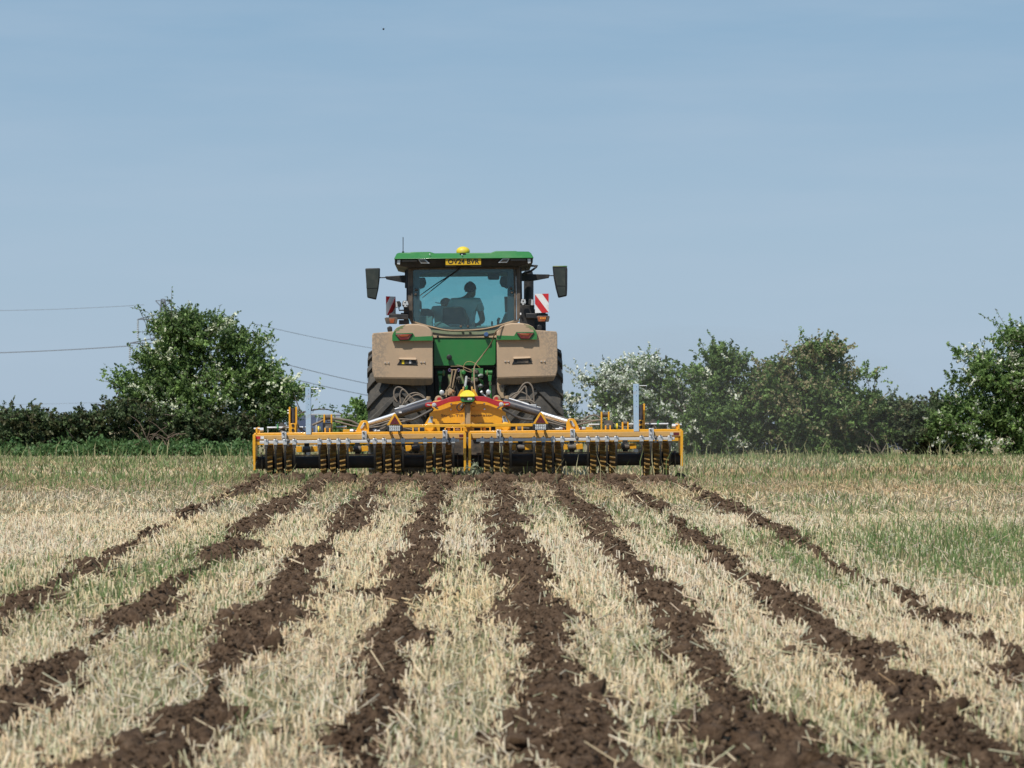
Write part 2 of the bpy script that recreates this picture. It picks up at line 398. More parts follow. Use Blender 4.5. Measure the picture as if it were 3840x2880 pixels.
def ramp(n, *st):
    r = t.nodes.new('ShaderNodeValToRGB'); e = r.color_ramp.elements
    while len(e) < len(st): e.new(.5)
    for q, (p_, c_) in zip(e, st): q.position = p_; q.color = (*c_, 1)
    t.links.new(n.outputs[0], r.inputs[0]); return r
n1 = noise(38, 8, .75, (1.6, .5, 1)); r1 = ramp(n1, (.28, (.09, .062, .038)), (.42, (.22, .165, .10)), (.58, (.38, .30, .19)), (.75, (.54, .45, .31)))
n2 = noise(.55, 5, .6); r2 = ramp(n2, (.40, (.05, .05, .05)), (.62, (.55, .55, .55)))
mxn = t.nodes.new('ShaderNodeMixRGB'); mxn.inputs['Color2'].default_value = (.17, .19, .075, 1)
t.links.new(r1.outputs[0], mxn.inputs['Color1']); t.links.new(r2.outputs[0], mxn.inputs['Fac'])
t.links.new(mxn.outputs[0], bs.inputs['Base Color']); bs.inputs['Roughness'].default_value = .9; bs.inputs['Specular IOR Level'].default_value = .1
bn = t.nodes.new('ShaderNodeBump'); bn.inputs['Strength'].default_value = .8; bn.inputs['Distance'].default_value = .03; t.links.new(n1.outputs[0], bn.inputs['Height']); t.links.new(bn.outputs[0], bs.inputs['Normal'])
fo = np_mesh('field_ground', v, f, mat=m, smooth=True)
tag(fo, 'pale straw littered stubble field running back to the hedges', 'field', kind='structure')

# worked strips: one raised, crumbly seam of dark soil behind each group of rings
ROWS = (np.arange(8) - 3.5) * .75 + .002
WID = np.array([.105, .120, .128, .135, .140, .128, .098, .098])
GAP = np.array([.62, .22, .26, .08, .05, .16, .34, .60])
def row_x(i, Y): return ROWS[i] + (.05 * (vnoise(Y * .35, Y * 0 + i * 9.1, 40) - .5) * 2 + .055 * (vnoise(Y * 1.5, Y * 0 + i * 4.7, 44) - .5) * 2) * np.clip((39 - Y) / 6, 0, 1)
def row_w(i, Y):
    a = fbm(Y * 1.7, Y * 0 + i * 5.3, 60, 3)
    wv = WID[i] * (.02 + 2.05 * a)
    hole = np.clip((fbm(Y * .55, Y * 0 + i * 3.7, 80, 3) - (.28 + .22 * GAP[i])) * 7, .15 if GAP[i] > .2 else .55, 1)
    return wv * hole
soilm, t, bs = newmat('dark_crumbly_soil')
tcn = t.nodes.new('ShaderNodeTexCoord')
n1 = noise(24, 9, .72); r1 = ramp(n1, (.3, (.050, .031, .020)), (.5, (.125, .080, .050)), (.7, (.23, .158, .104)))
n3 = noise(75, 5, .7)
bn = t.nodes.new('ShaderNodeBump'); bn.inputs['Strength'].default_value = 1; bn.inputs['Distance'].default_value = .02; t.links.new(n3.outputs[0], bn.inputs['Height'])
t.links.new(bn.outputs[0], bs.inputs['Normal']); t.links.new(r1.outputs[0], bs.inputs['Base Color']); bs.inputs['Roughness'].default_value = .95; bs.inputs['Specular IOR Level'].default_value = .1
def clod_shapes(k=14):
    out_ = []
    import bmesh
    for j in range(k):
        bm_ = bmesh.new(); bmesh.ops.create_icosphere(bm_, subdivisions=2 if j < 5 else 1, radius=1)
        q = np.array([v_.co[:] for v_ in bm_.verts]); fc = np.array([[v_.index for v_ in f_.verts] for f_ in bm_.faces]); bm_.free()
        n_ = vnoise(q[:, 0] * 1.7 + j * 3, q[:, 1] * 1.7 + q[:, 2] * 2.3, 100 + j) - .5
        n2_ = vnoise(q[:, 0] * 4 + j, q[:, 1] * 4 - q[:, 2] * 4.6, 200 + j) - .5
        q = q * (1 + 1.1 * n_ + .8 * n2_)[:, None] * np.array((1, .85, .72)); out_.append((q, fc))
    return out_
CL = clod_shapes()
OCT = np.array([(1, 0, 0), (-1, 0, 0), (0, 1, 0), (0, -1, 0), (0, 0, 1), (0, 0, -1)], float); OCF = np.array([(0, 2, 4), (2, 1, 4), (1, 3, 4), (3, 0, 4), (2, 0, 5), (1, 2, 5), (3, 1, 5), (0, 3, 5)])
def crumbs(x, y, z, s):
    "small broken lumps: eight-faced, each knocked out of shape"
    n = len(x); q = OCT[None] * rng.uniform(.45, 1.35, (n, 6, 1)) + rng.normal(0, .22, (n, 6, 3)); a = rng.random(n) * 6.28; ca = np.cos(a)[:, None]; sa = np.sin(a)[:, None]
    v_ = np.stack([q[:, :, 0] * ca - q[:, :, 1] * sa, q[:, :, 0] * sa + q[:, :, 1] * ca, q[:, :, 2] * .8 + .3], 2) * s[:, None, None] + np.stack([x, y, z], 1)[:, None]
    return v_.reshape(-1, 3), ((np.arange(n) * 6)[:, None, None] + OCF[None]).reshape(-1, 3)
def clods(px, py_, size, sink=.35):
    vs_ = []; fs = []; base = 0
    for x, y, s in zip(px, py_, size):
        q, fc = CL[int(rng.integers(0, 5)) if s * 286 * 10 / y > 12 else int(rng.integers(5, len(CL)))]
        a = rng.random() * 6.28; ca, sa = math.cos(a), math.sin(a); tl = rng.normal(0, .4)
        z_ = q[:, 2] * math.cos(tl) - q[:, 1] * math.sin(tl); y_ = q[:, 1] * math.cos(tl) + q[:, 2] * math.sin(tl)
        vs_.append(np.stack([x + s * (q[:, 0] * ca - y_ * sa), y + s * (q[:, 0] * sa + y_ * ca), s * (z_ + sink)], 1)); fs.append(fc + base); base += len(q)
    return np.concatenate(vs_), np.concatenate(fs)
yy = [7.0]
while yy[-1] < 40.6: yy.append(yy[-1] + max(.016, .0018 * yy[-1]))
yy = np.array(yy); uu = np.linspace(-.42, .42, 57)
def strip_height(i, X, Y):
    u = X - row_x(i, Y); wv = row_w(i, Y)
    e = wv * (1 + 3.2 * (fbm(X * 6, Y * 5, 21 + i, 4) - .5)).clip(.15, 3)
    rough = .12 * (fbm(X * 6, Y * 5, 31 + i, 2) - .52) + .06 * np.abs(fbm(X * 18, Y * 18, 51 + i, 3) - .5) * 2 + .045 * np.abs(vnoise(X * 30, Y * 30, 9) - .5) + .034 * (vnoise(X * 62, Y * 62, 19) - .5)
    return .030 * (1 - (u / (e + 1e-3)) ** 2).clip(-2.4, 1) + rough * (np.abs(u) < .34) - .012
names = ['far left, thin and broken', 'second from the left', 'third from the left', 'just left of the middle', 'just right of the middle', 'third from the right', 'second from the right', 'far right, thin and scattered']
for i in range(8):
    UU, YY = np.meshgrid(uu, yy); XX = UU + row_x(i, YY)
    H = gz(XX, YY) + strip_height(i, XX, YY)
    v = np.stack([XX.ravel(), YY.ravel(), H.ravel()], 1); nx = len(uu)
    i0 = (np.arange(len(yy) - 1)[:, None] * nx + np.arange(nx - 1)[None, :]).ravel(); f = np.stack([i0, i0 + 1, i0 + nx + 1, i0 + nx], 1)
    zr = (H - gz(XX, YY)).ravel(); keep = zr[f].max(1) > -.004; f = f[keep]
    us = np.unique(f); rm = np.full(len(v), -1); rm[us] = np.arange(len(us)); v = v[us]; f = rm[f]
    f3 = np.concatenate([f[:, [0, 1, 2]], f[:, [0, 2, 3]]])
    n = 1000
    cy_ = 1 / rng.uniform(1 / 41., 1 / 8.6, n); wv = row_w(i, cy_)
    uo = rng.normal(0, 1, n) * wv * .70 + rng.choice([0, 1], n, p=[.60, .40]) * rng.normal(0, .15, n)
    cs = np.clip(rng.lognormal(math.log(.018), .6, n), .008, .058) * np.clip(wv / .13, .5, 1.1)
    cs = cs * np.where(np.abs(uo) > wv * 1.05, .55, 1.0)
    keepc = rng.random(n) < np.clip(wv / (WID[i] * .75), .12, 1); cy_, uo, cs = cy_[keepc], uo[keepc], cs[keepc]
    cx_ = uo + row_x(i, cy_); q, fc = clods(cx_, cy_, cs)
    lift = np.clip((np.abs(q[:, 0] - row_x(i, q[:, 1])) - row_w(i, q[:, 1])) / .06, 0, 1) * .004; q[:, 2] += lift
    ok = np.repeat(np.arange(len(cx_)), 1)
    # drop every clod on the soil or stubble beneath it
    zb = np.maximum(gz(cx_, cy_) + strip_height(i, cx_, cy_), gz(cx_, cy_))
    # vertices come in blocks, one block per clod
    cnt = []; b0 = 0
    # recompute block sizes from face offsets
    sizes = CLOD_SIZES if False else None
    q[:, 2] += np.interp(q[:, 1], yy, gz(np.full(len(yy), ROWS[i]), yy)) + .012
    n2 = 8500; y2 = 1 / rng.uniform(1 / 40.5, 1 / 8.6, n2); w2 = row_w(i, y2); k2 = rng.random(n2) < np.clip(w2 / (WID[i] * .7), .15, 1); y2, w2 = y2[k2], w2[k2]
    x2 = row_x(i, y2) + rng.normal(0, 1, len(y2)) * w2 * .72 + rng.choice([0, 1], len(y2), p=[.60, .40]) * rng.normal(0, .13, len(y2)); s2 = np.clip(rng.lognormal(math.log(.010), .45, len(y2)), .004, .024) * np.clip(y2 / 20, .8, 1.6)
    z2 = np.maximum(gz(x2, y2) + strip_height(i, x2, y2), gz(x2, y2)) + .004 + np.clip((np.abs(x2 - row_x(i, y2)) - w2) / .06, 0, 1) * .018 * rng.random(len(x2))
    qq, ff = crumbs(x2, y2, z2, s2)
    o = np_mesh('soil_strip', np.concatenate([v, q, qq]), np.concatenate([f3, fc + len(v), ff + len(v) + len(q)]), mat=soilm, smooth=False)
    tag(o, 'strip of freshly tilled dark soil, ' + names[i], 'soil strip', 'strips of tilled soil', 'stuff')

# ------------------------------------------------------------------ stubble, straw and grass
def patches(X, Y):
    g = .55 * np.clip((fbm(X * 1.1 + 3, Y * .35, 301, 4) - .57) * 6, 0, 1)
    near = Y < 33
    for cx, cy, rx, ry, s in ((3.85, 21, .9, 3.2, 2.2), (2.35, 20.5, .22, 2.6, 1.1), (-2.0, 21.5, .28, 4.5, .9), (-1.5, 14, .25, 2.0, .8), (3.9, 29, 1.0, 3, .5), (-2.5, 17, .5, 2.5, .7), (1.1, 11.2, .3, 1.2, .6), (-.95, 11.5, .25, 1.0, .7), (0, 13.5, .14, 2.5, .5), (4.9, 23, 1.2, 2.2, 1.5)):
        g = g + s * np.exp(-((X - cx) / rx) ** 2 - ((Y - cy) / ry) ** 2)
    far = np.clip((Y - 33) / 5, 0, 1)
    return g * (1 - .2 * far) + far * (.42 - .10 * (X > 2) + (.75 + .0 * (X > 2)) * np.clip((fbm(X * .12, Y * .30, 333, 4) - .47) * 5, 0, 1)) * ((X < -2) | (X > 2.5) | (Y > 42))
def in_strip(X, Y):
    r_ = np.zeros(len(X))
    for i in range(8):
        u = np.abs(X - row_x(i, Y)) / (row_w(i, Y) * (1 + .9 * (fbm(X * 9, Y * 6, 21 + i, 3) - .5)) + 1e-3)
        r_ = np.maximum(r_, np.where((Y < 40), np.clip(1.35 - u, 0, 1) / .35, 0))
    return np.clip(r_, 0, 1)
def edge_of_strip(X, Y):
    r_ = np.zeros(len(X))
    for i in range(8):
        u = np.abs(np.abs(X - row_x(i, Y)) - row_w(i, Y) * 1.1)
        r_ = np.maximum(r_, np.clip(1 - u / .09, 0, 1) * (Y < 40))
    return r_
def scatter(n, y0, y1, marg, p=1.0):
    "points over the view wedge, even per square metre"
    Y = np.sqrt(rng.uniform(y0 ** 2, y1 ** 2, n)); s = rng.random(n)
    X = (-.166 * Y - marg) + s * (.361 * Y + 2 * marg); return X, Y
def prisms(base, d, L, r, taper=1.0, sides=3):
    "three sided straws: base points, unit directions, lengths, radii"
    n = len(base); up = np.array((0.3, 0.9, .2)); u = np.cross(d, up); u /= np.linalg.norm(u, axis=1)[:, None] + 1e-9; w_ = np.cross(d, u)
    ph = rng.random(n) * 6.28
    vs_ = np.empty((n, 2, sides, 3))
    for j in range(sides):
        a = ph + 2 * math.pi * j / sides; o_ = (u * np.cos(a)[:, None] + w_ * np.sin(a)[:, None]) * r[:, None]
        vs_[:, 0, j] = base + o_; vs_[:, 1, j] = base + d * L[:, None] + o_ * taper
    b0 = (np.arange(n) * 2 * sides)[:, None]; fs = []
    for j in range(sides):
        k = (j + 1) % sides; fs += [b0 + np.array([[j, k, sides + k]]), b0 + np.array([[j, sides + k, sides + j]])]
    if sides == 3: fs.append(b0 + np.array([[3, 4, 5]]))
    return vs_.reshape(-1, 3), np.concatenate(fs)
def ribbons(base, d, L, r, bend):
    "two-segment blades, bent"
    n = len(base); side = np.cross(d, np.stack([np.cos(bend), np.sin(bend), np.zeros(n)], 1)); side /= np.linalg.norm(side, axis=1)[:, None] + 1e-9
    bd = np.stack([np.cos(bend), np.sin(bend), np.zeros(n)], 1)
    m1 = base + d * (L * .55)[:, None]; d2 = d + bd * .75; d2 /= np.linalg.norm(d2, axis=1)[:, None]; tip = m1 + d2 * (L * .5)[:, None]
    vs_ = np.stack([base - side * r[:, None], base + side * r[:, None], m1 - side * (r * .8)[:, None], m1 + side * (r * .8)[:, None], tip], 1)
    b0 = (np.arange(n) * 5)[:, None]
    return vs_.reshape(-1, 3), np.concatenate([b0 + np.array([[0, 1, 3]]), b0 + np.array([[0, 3, 2]]), b0 + np.array([[2, 3, 4]])])
PAL = np.array([(.72, .61, .41), (.66, .54, .34), (.80, .71, .53), (.56, .42, .26), (.62, .61, .42), (.70, .55, .39), (.50, .50, .31), (.40, .28, .17)])
def straw_cols(n, per, green=None, X=None, Y=None):
    c = PAL[rng.choice(len(PAL), n, p=[.22, .18, .16, .10, .14, .10, .06, .04])] * rng.uniform(.8, 1.12, n)[:, None] * np.array((1.03, .99, .955))
    if X is not None:
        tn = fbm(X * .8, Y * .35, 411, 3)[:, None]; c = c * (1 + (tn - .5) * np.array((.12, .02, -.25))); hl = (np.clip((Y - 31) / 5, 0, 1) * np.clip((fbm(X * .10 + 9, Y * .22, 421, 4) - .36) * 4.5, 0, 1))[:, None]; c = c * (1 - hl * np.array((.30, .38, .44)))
    if green is not None:
        g = np.clip(green, 0, 1)[:, None] * .25; c = c * (1 - g) + np.array((.40, .44, .22)) * g
    return np.repeat(c, per, 0)
straw_m = attr_mat('cut_straw', .7, .12, .25); grass_m = attr_mat('grass_blades', .55, .35, .3)
def lean_dir(n, sd_, bias=None):
    a = rng.random(n) * 6.28; t_ = np.abs(rng.normal(0, sd_, n)); d = np.stack([np.cos(a) * np.sin(t_), np.sin(a) * np.sin(t_), np.cos(t_)], 1)
    if bias is not None: d = d + bias
    return d / np.linalg.norm(d, axis=1)[:, None]
allv, allf, allc = [], [], []; base_n = 0
def acc(v_, f_, c_):
    global base_n
    allv.append(v_); allf.append(f_ + base_n); allc.append(c_); base_n += len(v_)
def drill(X, sp=.125):
    k = np.round(X / sp) * sp; return k + rng.normal(0, .022, len(X))
# standing stubble, three distance bands
for (y0, y1, dens, mg_, sides, rr, L0) in ((8.4, 16, 640, 2.6, 3, .0028, .052), (16, 27, 440, 3.0, 3, .0035, .058), (27, 40, 240, 4.0, 2, .0054, .064), (40, 90, 76, 6, 2, .012, .09)):
    area = .361 / 2 * (y1 ** 2 - y0 ** 2) + 2 * mg_ * (y1 - y0)
    X, Y = scatter(int(area * dens), y0, y1, mg_)
    inside = (X > -.166 * Y - .5) & (X < .195 * Y + .5); kp = inside | (rng.random(len(X)) < .45); X, Y = X[kp], Y[kp]
    X = np.where(rng.random(len(X)) < .6, drill(X), X)
    s = in_strip(X, Y); g = patches(X, Y)
    keep = (rng.random(len(X)) > s * .86) & (rng.random(len(X)) > np.clip(g, 0, 1) * .72) & ~((np.abs(X) < 3.0) & (Y > 39.6) & (Y < 40.5))
    X, Y, g = X[keep], Y[keep], g[keep]; n = len(X)
    ed = edge_of_strip(X, Y)
    tall = .75 + .7 * fbm(X * .5, Y * .3, 77, 3)
    L = rng.uniform(.5, 1.25, n) * L0 * tall
    d = lean_dir(n, .42) ; lie = rng.random(n) < (.10 + .5 * ed); dl = lean_dir(n, 1.2); d = np.where(lie[:, None], dl, d); d[:, 2] = np.abs(d[:, 2]) + .04; d /= np.linalg.norm(d, axis=1)[:, None]
    b_ = np.stack([X, Y, gz(X, Y) - .004 + .012 * lie], 1); r_ = rr * rng.lognormal(0, .32, n)
    v_, f_ = prisms(b_, d, L, r_, .9, sides) if sides == 3 else ribbons(b_, d, L, r_, rng.random(n) * 6.28)
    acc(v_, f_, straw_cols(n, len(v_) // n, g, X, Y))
# straw lying about: chopped litter, long pieces on and beside the soil
for (y0, y1, dens, mg_, rr, L0) in ((8.4, 16, 330, .7, .0031, .065), (16, 28, 170, 1.0, .0042, .07), (28, 38.6, 70, 1.5, .006, .075)):
    area = .361 / 2 * (y1 ** 2 - y0 ** 2) + 2 * mg_ * (y1 - y0)
    X, Y = scatter(int(area * dens), y0, y1, mg_); s = in_strip(X, Y); ed = edge_of_strip(X, Y)
    keep = rng.random(len(X)) < np.where(s > .5, .08, .40 + .60 * ed); X, Y, s, ed = X[keep], Y[keep], s[keep], ed[keep]; n = len(X)
    a = rng.normal(math.pi / 2, .9, n); el = np.abs(rng.normal(.12, .28, n)) + .02
    d = np.stack([np.cos(a) * np.cos(el), np.sin(a) * np.cos(el), np.sin(el)], 1)
    b_ = np.stack([X, Y, gz(X, Y) + .012 + .035 * (s > .2) * rng.random(n) + .02 * rng.random(n)], 1)
    v_, f_ = prisms(b_, d, L0 * np.minimum(rng.lognormal(-.15, .6, n), 2.4), rr * rng.uniform(.55, 1.2, n), .95)
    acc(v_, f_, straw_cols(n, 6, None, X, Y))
o = np_mesh('stubble', np.concatenate(allv), np.concatenate(allf), np.concatenate(allc), straw_m)
tag(o, 'dense pale cut straw stubble standing between the dark soil strips', 'stubble', kind='stuff')
N_STRAW = sum(len(f_) for f_ in allf)
# grass
allv, allf, allc = [], [], []; base_n = 0
for (y0, y1, dens, mg_, rr, L0) in ((8.4, 17, 640, .7, .0024, .060), (17, 28, 480, 1.0, .0036, .072), (28, 42, 170, 1.5, .006, .085), (42, 92, 56, 3, .012, .09)):
    area = .361 / 2 * (y1 ** 2 - y0 ** 2) + 2 * mg_ * (y1 - y0)
    X, Y = scatter(int(area * dens), y0, y1, mg_); s = in_strip(X, Y); g = patches(X, Y)
    keep = (rng.random(len(X)) < np.clip(.42 * g + .085 + (.07 + .20 * (np.abs(X) > 1.15)) * (np.abs(X) < 3.4) * np.clip(fbm(X * 1.7, Y * .5, 345, 3) * 3 - .9, 0, 1), 0, 1.0)) & (rng.random(len(X)) > s * .96) & ~((np.abs(X) < 3.0) & (Y > 39.6) & (Y < 40.5)); X, Y, g = X[keep], Y[keep], g[keep]; n = len(X)
    L = L0 * rng.lognormal(0, .35, n) * (.75 + .5 * np.clip(g, 0, 1.3)); d = lean_dir(n, .35)
    b_ = np.stack([X, Y, gz(X, Y) - .004], 1); v_, f_ = ribbons(b_, d, L, rr * rng.uniform(.6, 1.3, n), rng.random(n) * 6.28)
    h = rng.random(n)[:, None]; dry = (rng.random(n) < np.where(Y > 33, .34, .16))[:, None]
    c = np.array((.12, .21, .05)) * (1 - h) + np.array((.27, .36, .14)) * h; c = np.where(dry, np.array((.40, .34, .17)), c) * rng.uniform(.75, 1.15, n)[:, None]
    acc(v_, f_, np.repeat(c, 5, 0))
# tall seeding stems here and there
for (cx, cy, n_, sp, L0) in ((3.2, 45, 120, 2.6, .42), (-5.5, 52, 140, 3.5, .45), (6, 38, 70, 3, .38), (4.0, 27, 60, 1.0, .30), (-4, 36, 60, 2.5, .34), (2.63, 38.9, 10, .15, .45), (-.25, 39.3, 26, .25, .18), (1.2, 39.0, 26, .5, .16), (-2.4, 38.6, 36, .6, .17), (8, 62, 120, 5, .5), (-10, 62, 140, 4, .5), (12, 75, 200, 7, .6), (-6, 78, 220, 9, .55), (3.6, 78, 30, .4, .9), (-9, 79, 40, .8, .8)):
    X = cx + rng.normal(0, sp, n_); Y = cy + rng.normal(0, sp * .6, n_); b_ = np.stack([X, Y, gz(X, Y)], 1); L = L0 * rng.uniform(.5, 1.2, n_)
    v_, f_ = ribbons(b_, lean_dir(n_, .22), L, np.full(n_, .00016 * cy), rng.random(n_) * 6.28); h = rng.random(n_)[:, None]
    acc(v_, f_, np.repeat(np.array((.16, .24, .07)) * (1 - h) + np.array((.46, .40, .22)) * h, 5, 0))
o = np_mesh('grass', np.concatenate(allv), np.concatenate(allf), np.concatenate(allc), grass_m)
tag(o, 'green volunteer grass in patches among the straw stubble', 'grass', kind='stuff')
N_GRASS = sum(len(f_) for f_ in allf)
# loose earth thrown up round the rings
n = 2400; X = np.concatenate([rng.normal(ROWS[i], .15, n // 8) for i in range(8)] + [rng.uniform(-1.2, 1.6, 260)]); n = len(X); Y = rng.uniform(37.6, 40.6, n)
q, fc = clods(X, Y, np.clip(rng.lognormal(math.log(.034), .5, n), .012, .10), .5)
q[:, 2] += np.interp(q[:, 1], yy, gz(np.zeros(len(yy)), yy)) + .01
o = np_mesh('loose_soil', q, fc, mat=soilm); tag(o, 'loose clods of earth heaped under and behind the toothed rings', 'loose soil', kind='stuff')

# ------------------------------------------------------------------ the tractor
def mir(b):
    o = MB(); o.v = [(-x, y, z) for x, y, z in b.v]; o.f = [tuple(reversed(f)) for f in b.f]; return o
def both(b, name, mat, parent, **k):
    l = b.build(name, mat, parent, **k); r = mir(b).build(name, mat, parent, **k); return l, r

TX = (1747.4 - 1755) * 42.35 / F
ORG = np.array((TX, 43.4, float(gz(TX, 43.4))))
trac = thing('tractor', ORG, 'green tractor with dust caked mudguards pulling the yellow cultivator', 'tractor', rot=(0, -ANG, 0))
T_ = trac

# --- wheels: tyre > rim, tread lugs
def wheel(cx, cy, cz, r, wd, nl, side):
    b = MB(); p = (cx - wd / 2, cy, cz); q = (cx + wd / 2, cy, cz)
    b.rev(p, q, [(.10, r * .5), (.03, r * .56), (-.005, r * .75), (.0, r * .9), (.035, r * .965), (.12, r * .99), (wd / 2, r), (wd - .12, r * .99), (wd - .035, r * .965), (wd, r * .9), (wd + .005, r * .75), (wd - .03, r * .56), (wd - .10, r * .5)], 56)
    t = b.build('tyre', MT['rubber'], T_)
    b = MB().rev(p, q, [(.12, r * .5), (.16, r * .46), (.22, r * .2), (wd - .22, r * .2), (wd - .16, r * .46), (wd - .12, r * .5)], 40)
    b.build('rim', MT['yellow'], t)
    for sg in (-1, 1):
        vs_ = []; fs = []; n = 8; sl = .40 * wd / 2 / (.43) / r
        for i in range(n):
            s = i / (n - 1); s2 = max(0, (s - .14) / .86)
            a = sg * ((wd / 2 + .012) * (1 - s2) - .05 * s2); ph = sl * s2 - .10 * (1 - s)
            top = r + .05; bot = r - .05
            if s < .1: top = r - .10; bot = r - .2
            elif s < .2: top = r + .0; bot = r - .1
            for (rad, dp) in ((bot, -.058), (top, -.040), (top, .040), (bot, .058)):
                f_ = ph + dp / r * (1.0 + .35 * (1 - s2)); vs_.append((a, -math.cos(f_) * rad, math.sin(f_) * rad))
        for i in range(n - 1):
            for j in range(4):
                k = (j + 1) % 4; q4 = (i * 4 + j, i * 4 + k, i * 4 + 4 + k, i * 4 + 4 + j); fs.append(q4 if sg > 0 else q4[::-1])
        e0 = (3, 2, 1, 0); e1 = tuple((n - 1) * 4 + j for j in range(4))
        fs += [e0, e1] if sg > 0 else [e0[::-1], e1[::-1]]
        b = MB(); b.add(vs_, fs); lug = b.build('tread_lug', MT['rubber'], t, bevel=.008)
        for i in range(nl):
            o = lug if i == 0 else share(lug, t)
            o.location = (cx, cy, cz); o.rotation_euler = ((2 * math.pi * (i + (.5 if sg > 0 else 0)) / nl) + .09, 0, 0)
    return t
AX = 1.5 + CAMZ - 1.42 - ORG[2]
wheel(-1.02, 0.05, AX, .945, .86, 20, -1); wheel(1.02, 0.05, AX, .945, .86, 20, 1)
wheel(-1.0, 3.0, .74, .70, .60, 18, -1); wheel(1.0, 3.0, .74, .70, .60, 18, 1)

# --- mudguards and tail pieces (left side measured, right mirrored)
pan = [(1395, 1258), (1399, 1249), (1470, 1243), (1622, 1243), (1624, 1419), (1403, 1417), (1396, 1392)]
b = MB().prism(pan, 42.37, .06)
SPAT = spatter_mat(); mg = both(b, 'mudguard', SPAT, T_, bevel=.012)
b = MB().prism([(1403.5, 1417), (1624, 1419), (1624, 1432), (1616, 1443.5), (1550, 1445.5), (1480, 1441), (1413, 1434)], 42.37, .06, dYs=[0, 0, .03, .07, .08, .08, .06])
both(b, 'mudguard_flap', paint('rubber_flap_dust', (.17, .14, .115), .8, dust=.5, scale=5, dustcol=(.33, .24, .15), soft=.25, stretch=(3, 1, .5)), T_, bevel=.008)
b = MB(); b.pb(1397, 1249, 1478, 1262, 42.44, 1.9); b.prism([(1397, 1250), (1410, 1249), (1410, 1330), (1397, 1330)], 42.44, .5)
both(b, 'mudguard_top', MT['fender'], T_, bevel=.01)
cap = [(1470, 1279), (1470, 1255), (1474, 1245), (1486, 1229), (1504, 1220), (1531, 1215), (1567, 1214), (1590, 1219), (1603, 1224), (1615, 1234), (1621, 1250), (1624, 1277)]
b = MB().prism(cap, 42.31, 1.5); both(b, 'fender_cap', MT['fender'], T_, bevel=.02)
b = MB().prism([(1471, 1278.4), (1471, 1256), (1479, 1243), (1485, 1241), (1483, 1250), (1548, 1248.5), (1557, 1263), (1622.5, 1260), (1622.5, 1277)], 42.306, .006)
both(b, 'fender_stripe', MT['green'], T_)
b = MB().prism([(1472.5, 1251), (1478, 1240), (1486, 1231), (1504, 1222), (1520, 1219), (1509, 1227), (1513, 1231), (1497, 1233), (1499, 1238), (1486, 1241)], 42.3075, .006)
both(b, 'rubbed_paint', MT['green_dusty'], T_)
tl = [(1481, 1253), (1548, 1251), (1546, 1256), (1532, 1275), (1500, 1276.5)]
b = MB().prism(tl, 42.288, .02); tls = both(b, 'tail_light', MT['dark'], T_, bevel=.004)
b = MB().prism([(1484, 1254.5), (1545, 1252.7), (1531, 1273.5), (1501, 1275)], 42.282, .01)
b2 = MB().prism([(1496, 1255.5), (1536, 1254), (1530, 1262), (1503, 1263.5)], 42.276, .01)
for i, bb in enumerate((b, mir(b))): bb.build('lens', MT['redlamp'], tls[i], bevel=.003)
for i, bb in enumerate((b2, mir(b2))): bb.build('indicator_lens', MT['amber'], tls[i], bevel=.003)
# recessed control panels: black hooded trapezoid with switches on the left, plain cover on the right
b = MB().prism([(1502, 1348), (1558, 1350), (1567, 1370), (1489, 1368)], 42.362, .01); cps = both(b, 'control_panel', MT['dark'], T_, bevel=.003)
b = MB().prism([(1494, 1346), (1498, 1341), (1560, 1341), (1563, 1347), (1558, 1350), (1502, 1348.5)], 42.33, .06, dYs=[0, .03, .03, 0, 0, 0]); both(b, 'panel_hood', MT['fender'], T_, bevel=.006)
b = MB().pb(1507, 1351, 1516, 1365, 42.358, .01); b.build('warning_sticker', MT['label_y'], cps[0])
b = MB().pb(1519, 1351.5, 1550, 1366, 42.356, .01); b.build('switch_block', MT['dark'], cps[0], bevel=.002)
for px, py in ((1524, 1355), (1524, 1362), (1537, 1354.5), (1537, 1361)):
    MB().pb(px - 3, py - 1.8, px + 5, py + 1.8, 42.352, .006).build('rocker_switch', MT['white'] if px > 1530 else MT['steel'], cps[0], bevel=.001)
b = mir(MB().pb(1505, 1350.5, 1549, 1366, 42.356, .01)); b.build('cover', MT['dark_dusty'], cps[1], bevel=.002)
for x0, y0, x1, y1 in ((1440, 1356.5, 1461, 1365), (1575, 1354.5, 1596, 1362)):
    for k in both(MB().pb(x0, y0, x1, y1, 42.363, .01), 'anchor_plate', MT['fender'], T_, bevel=.003):
        pass
    for q in (x0 + 4, x1 - 4): both(MB().cyl(M(q, (y0 + y1) / 2, 42.36), M(q, (y0 + y1) / 2, 42.35), .008, n=8), 'bolt', MT['silver'], T_)

# --- rear body
b = MB().prism([(1627, 1268), (1859, 1268), (1859, 1362), (1853, 1370), (1640, 1372), (1627, 1372)], 42.92, .05)
b.build('rear_body_panel', MT['green'], T_, bevel=.006)
b = MB().prism([(1612, 1236), (1640, 1238), (1700, 1243), (1800, 1243), (1850, 1238), (1880, 1232), (1880, 1266.5), (1612, 1266.5)], 42.90, .10, dYs=[.06] * 6 + [0, 0])
b.build('dusty_sill', paint('dusty_green_sill', (.20, .17, .10), .9, dust=.6, scale=6, dustcol=(.33, .24, .155), soft=.25), T_, bevel=.006)
for a_, c_ in ((1600, 1628), (1860, 1892)): MB().pb(a_, 1275, c_, 1560, 42.95, .7).build('inner_fender_wall', MT['dark'], T_)
b = MB(); b.pb(1628, 1372, 1862, 1730, 43.1, 2.4); b.build('transmission_housing', MT['dark'], T_, bevel=.02)  # housing drawn deeper than needed, its dark lower part stands in for shade
b = MB().cyl((-1.0, 0.05, AX), (1.0, .05, AX), .17, n=20); b.build('rear_axle', MT['dark'], T_)
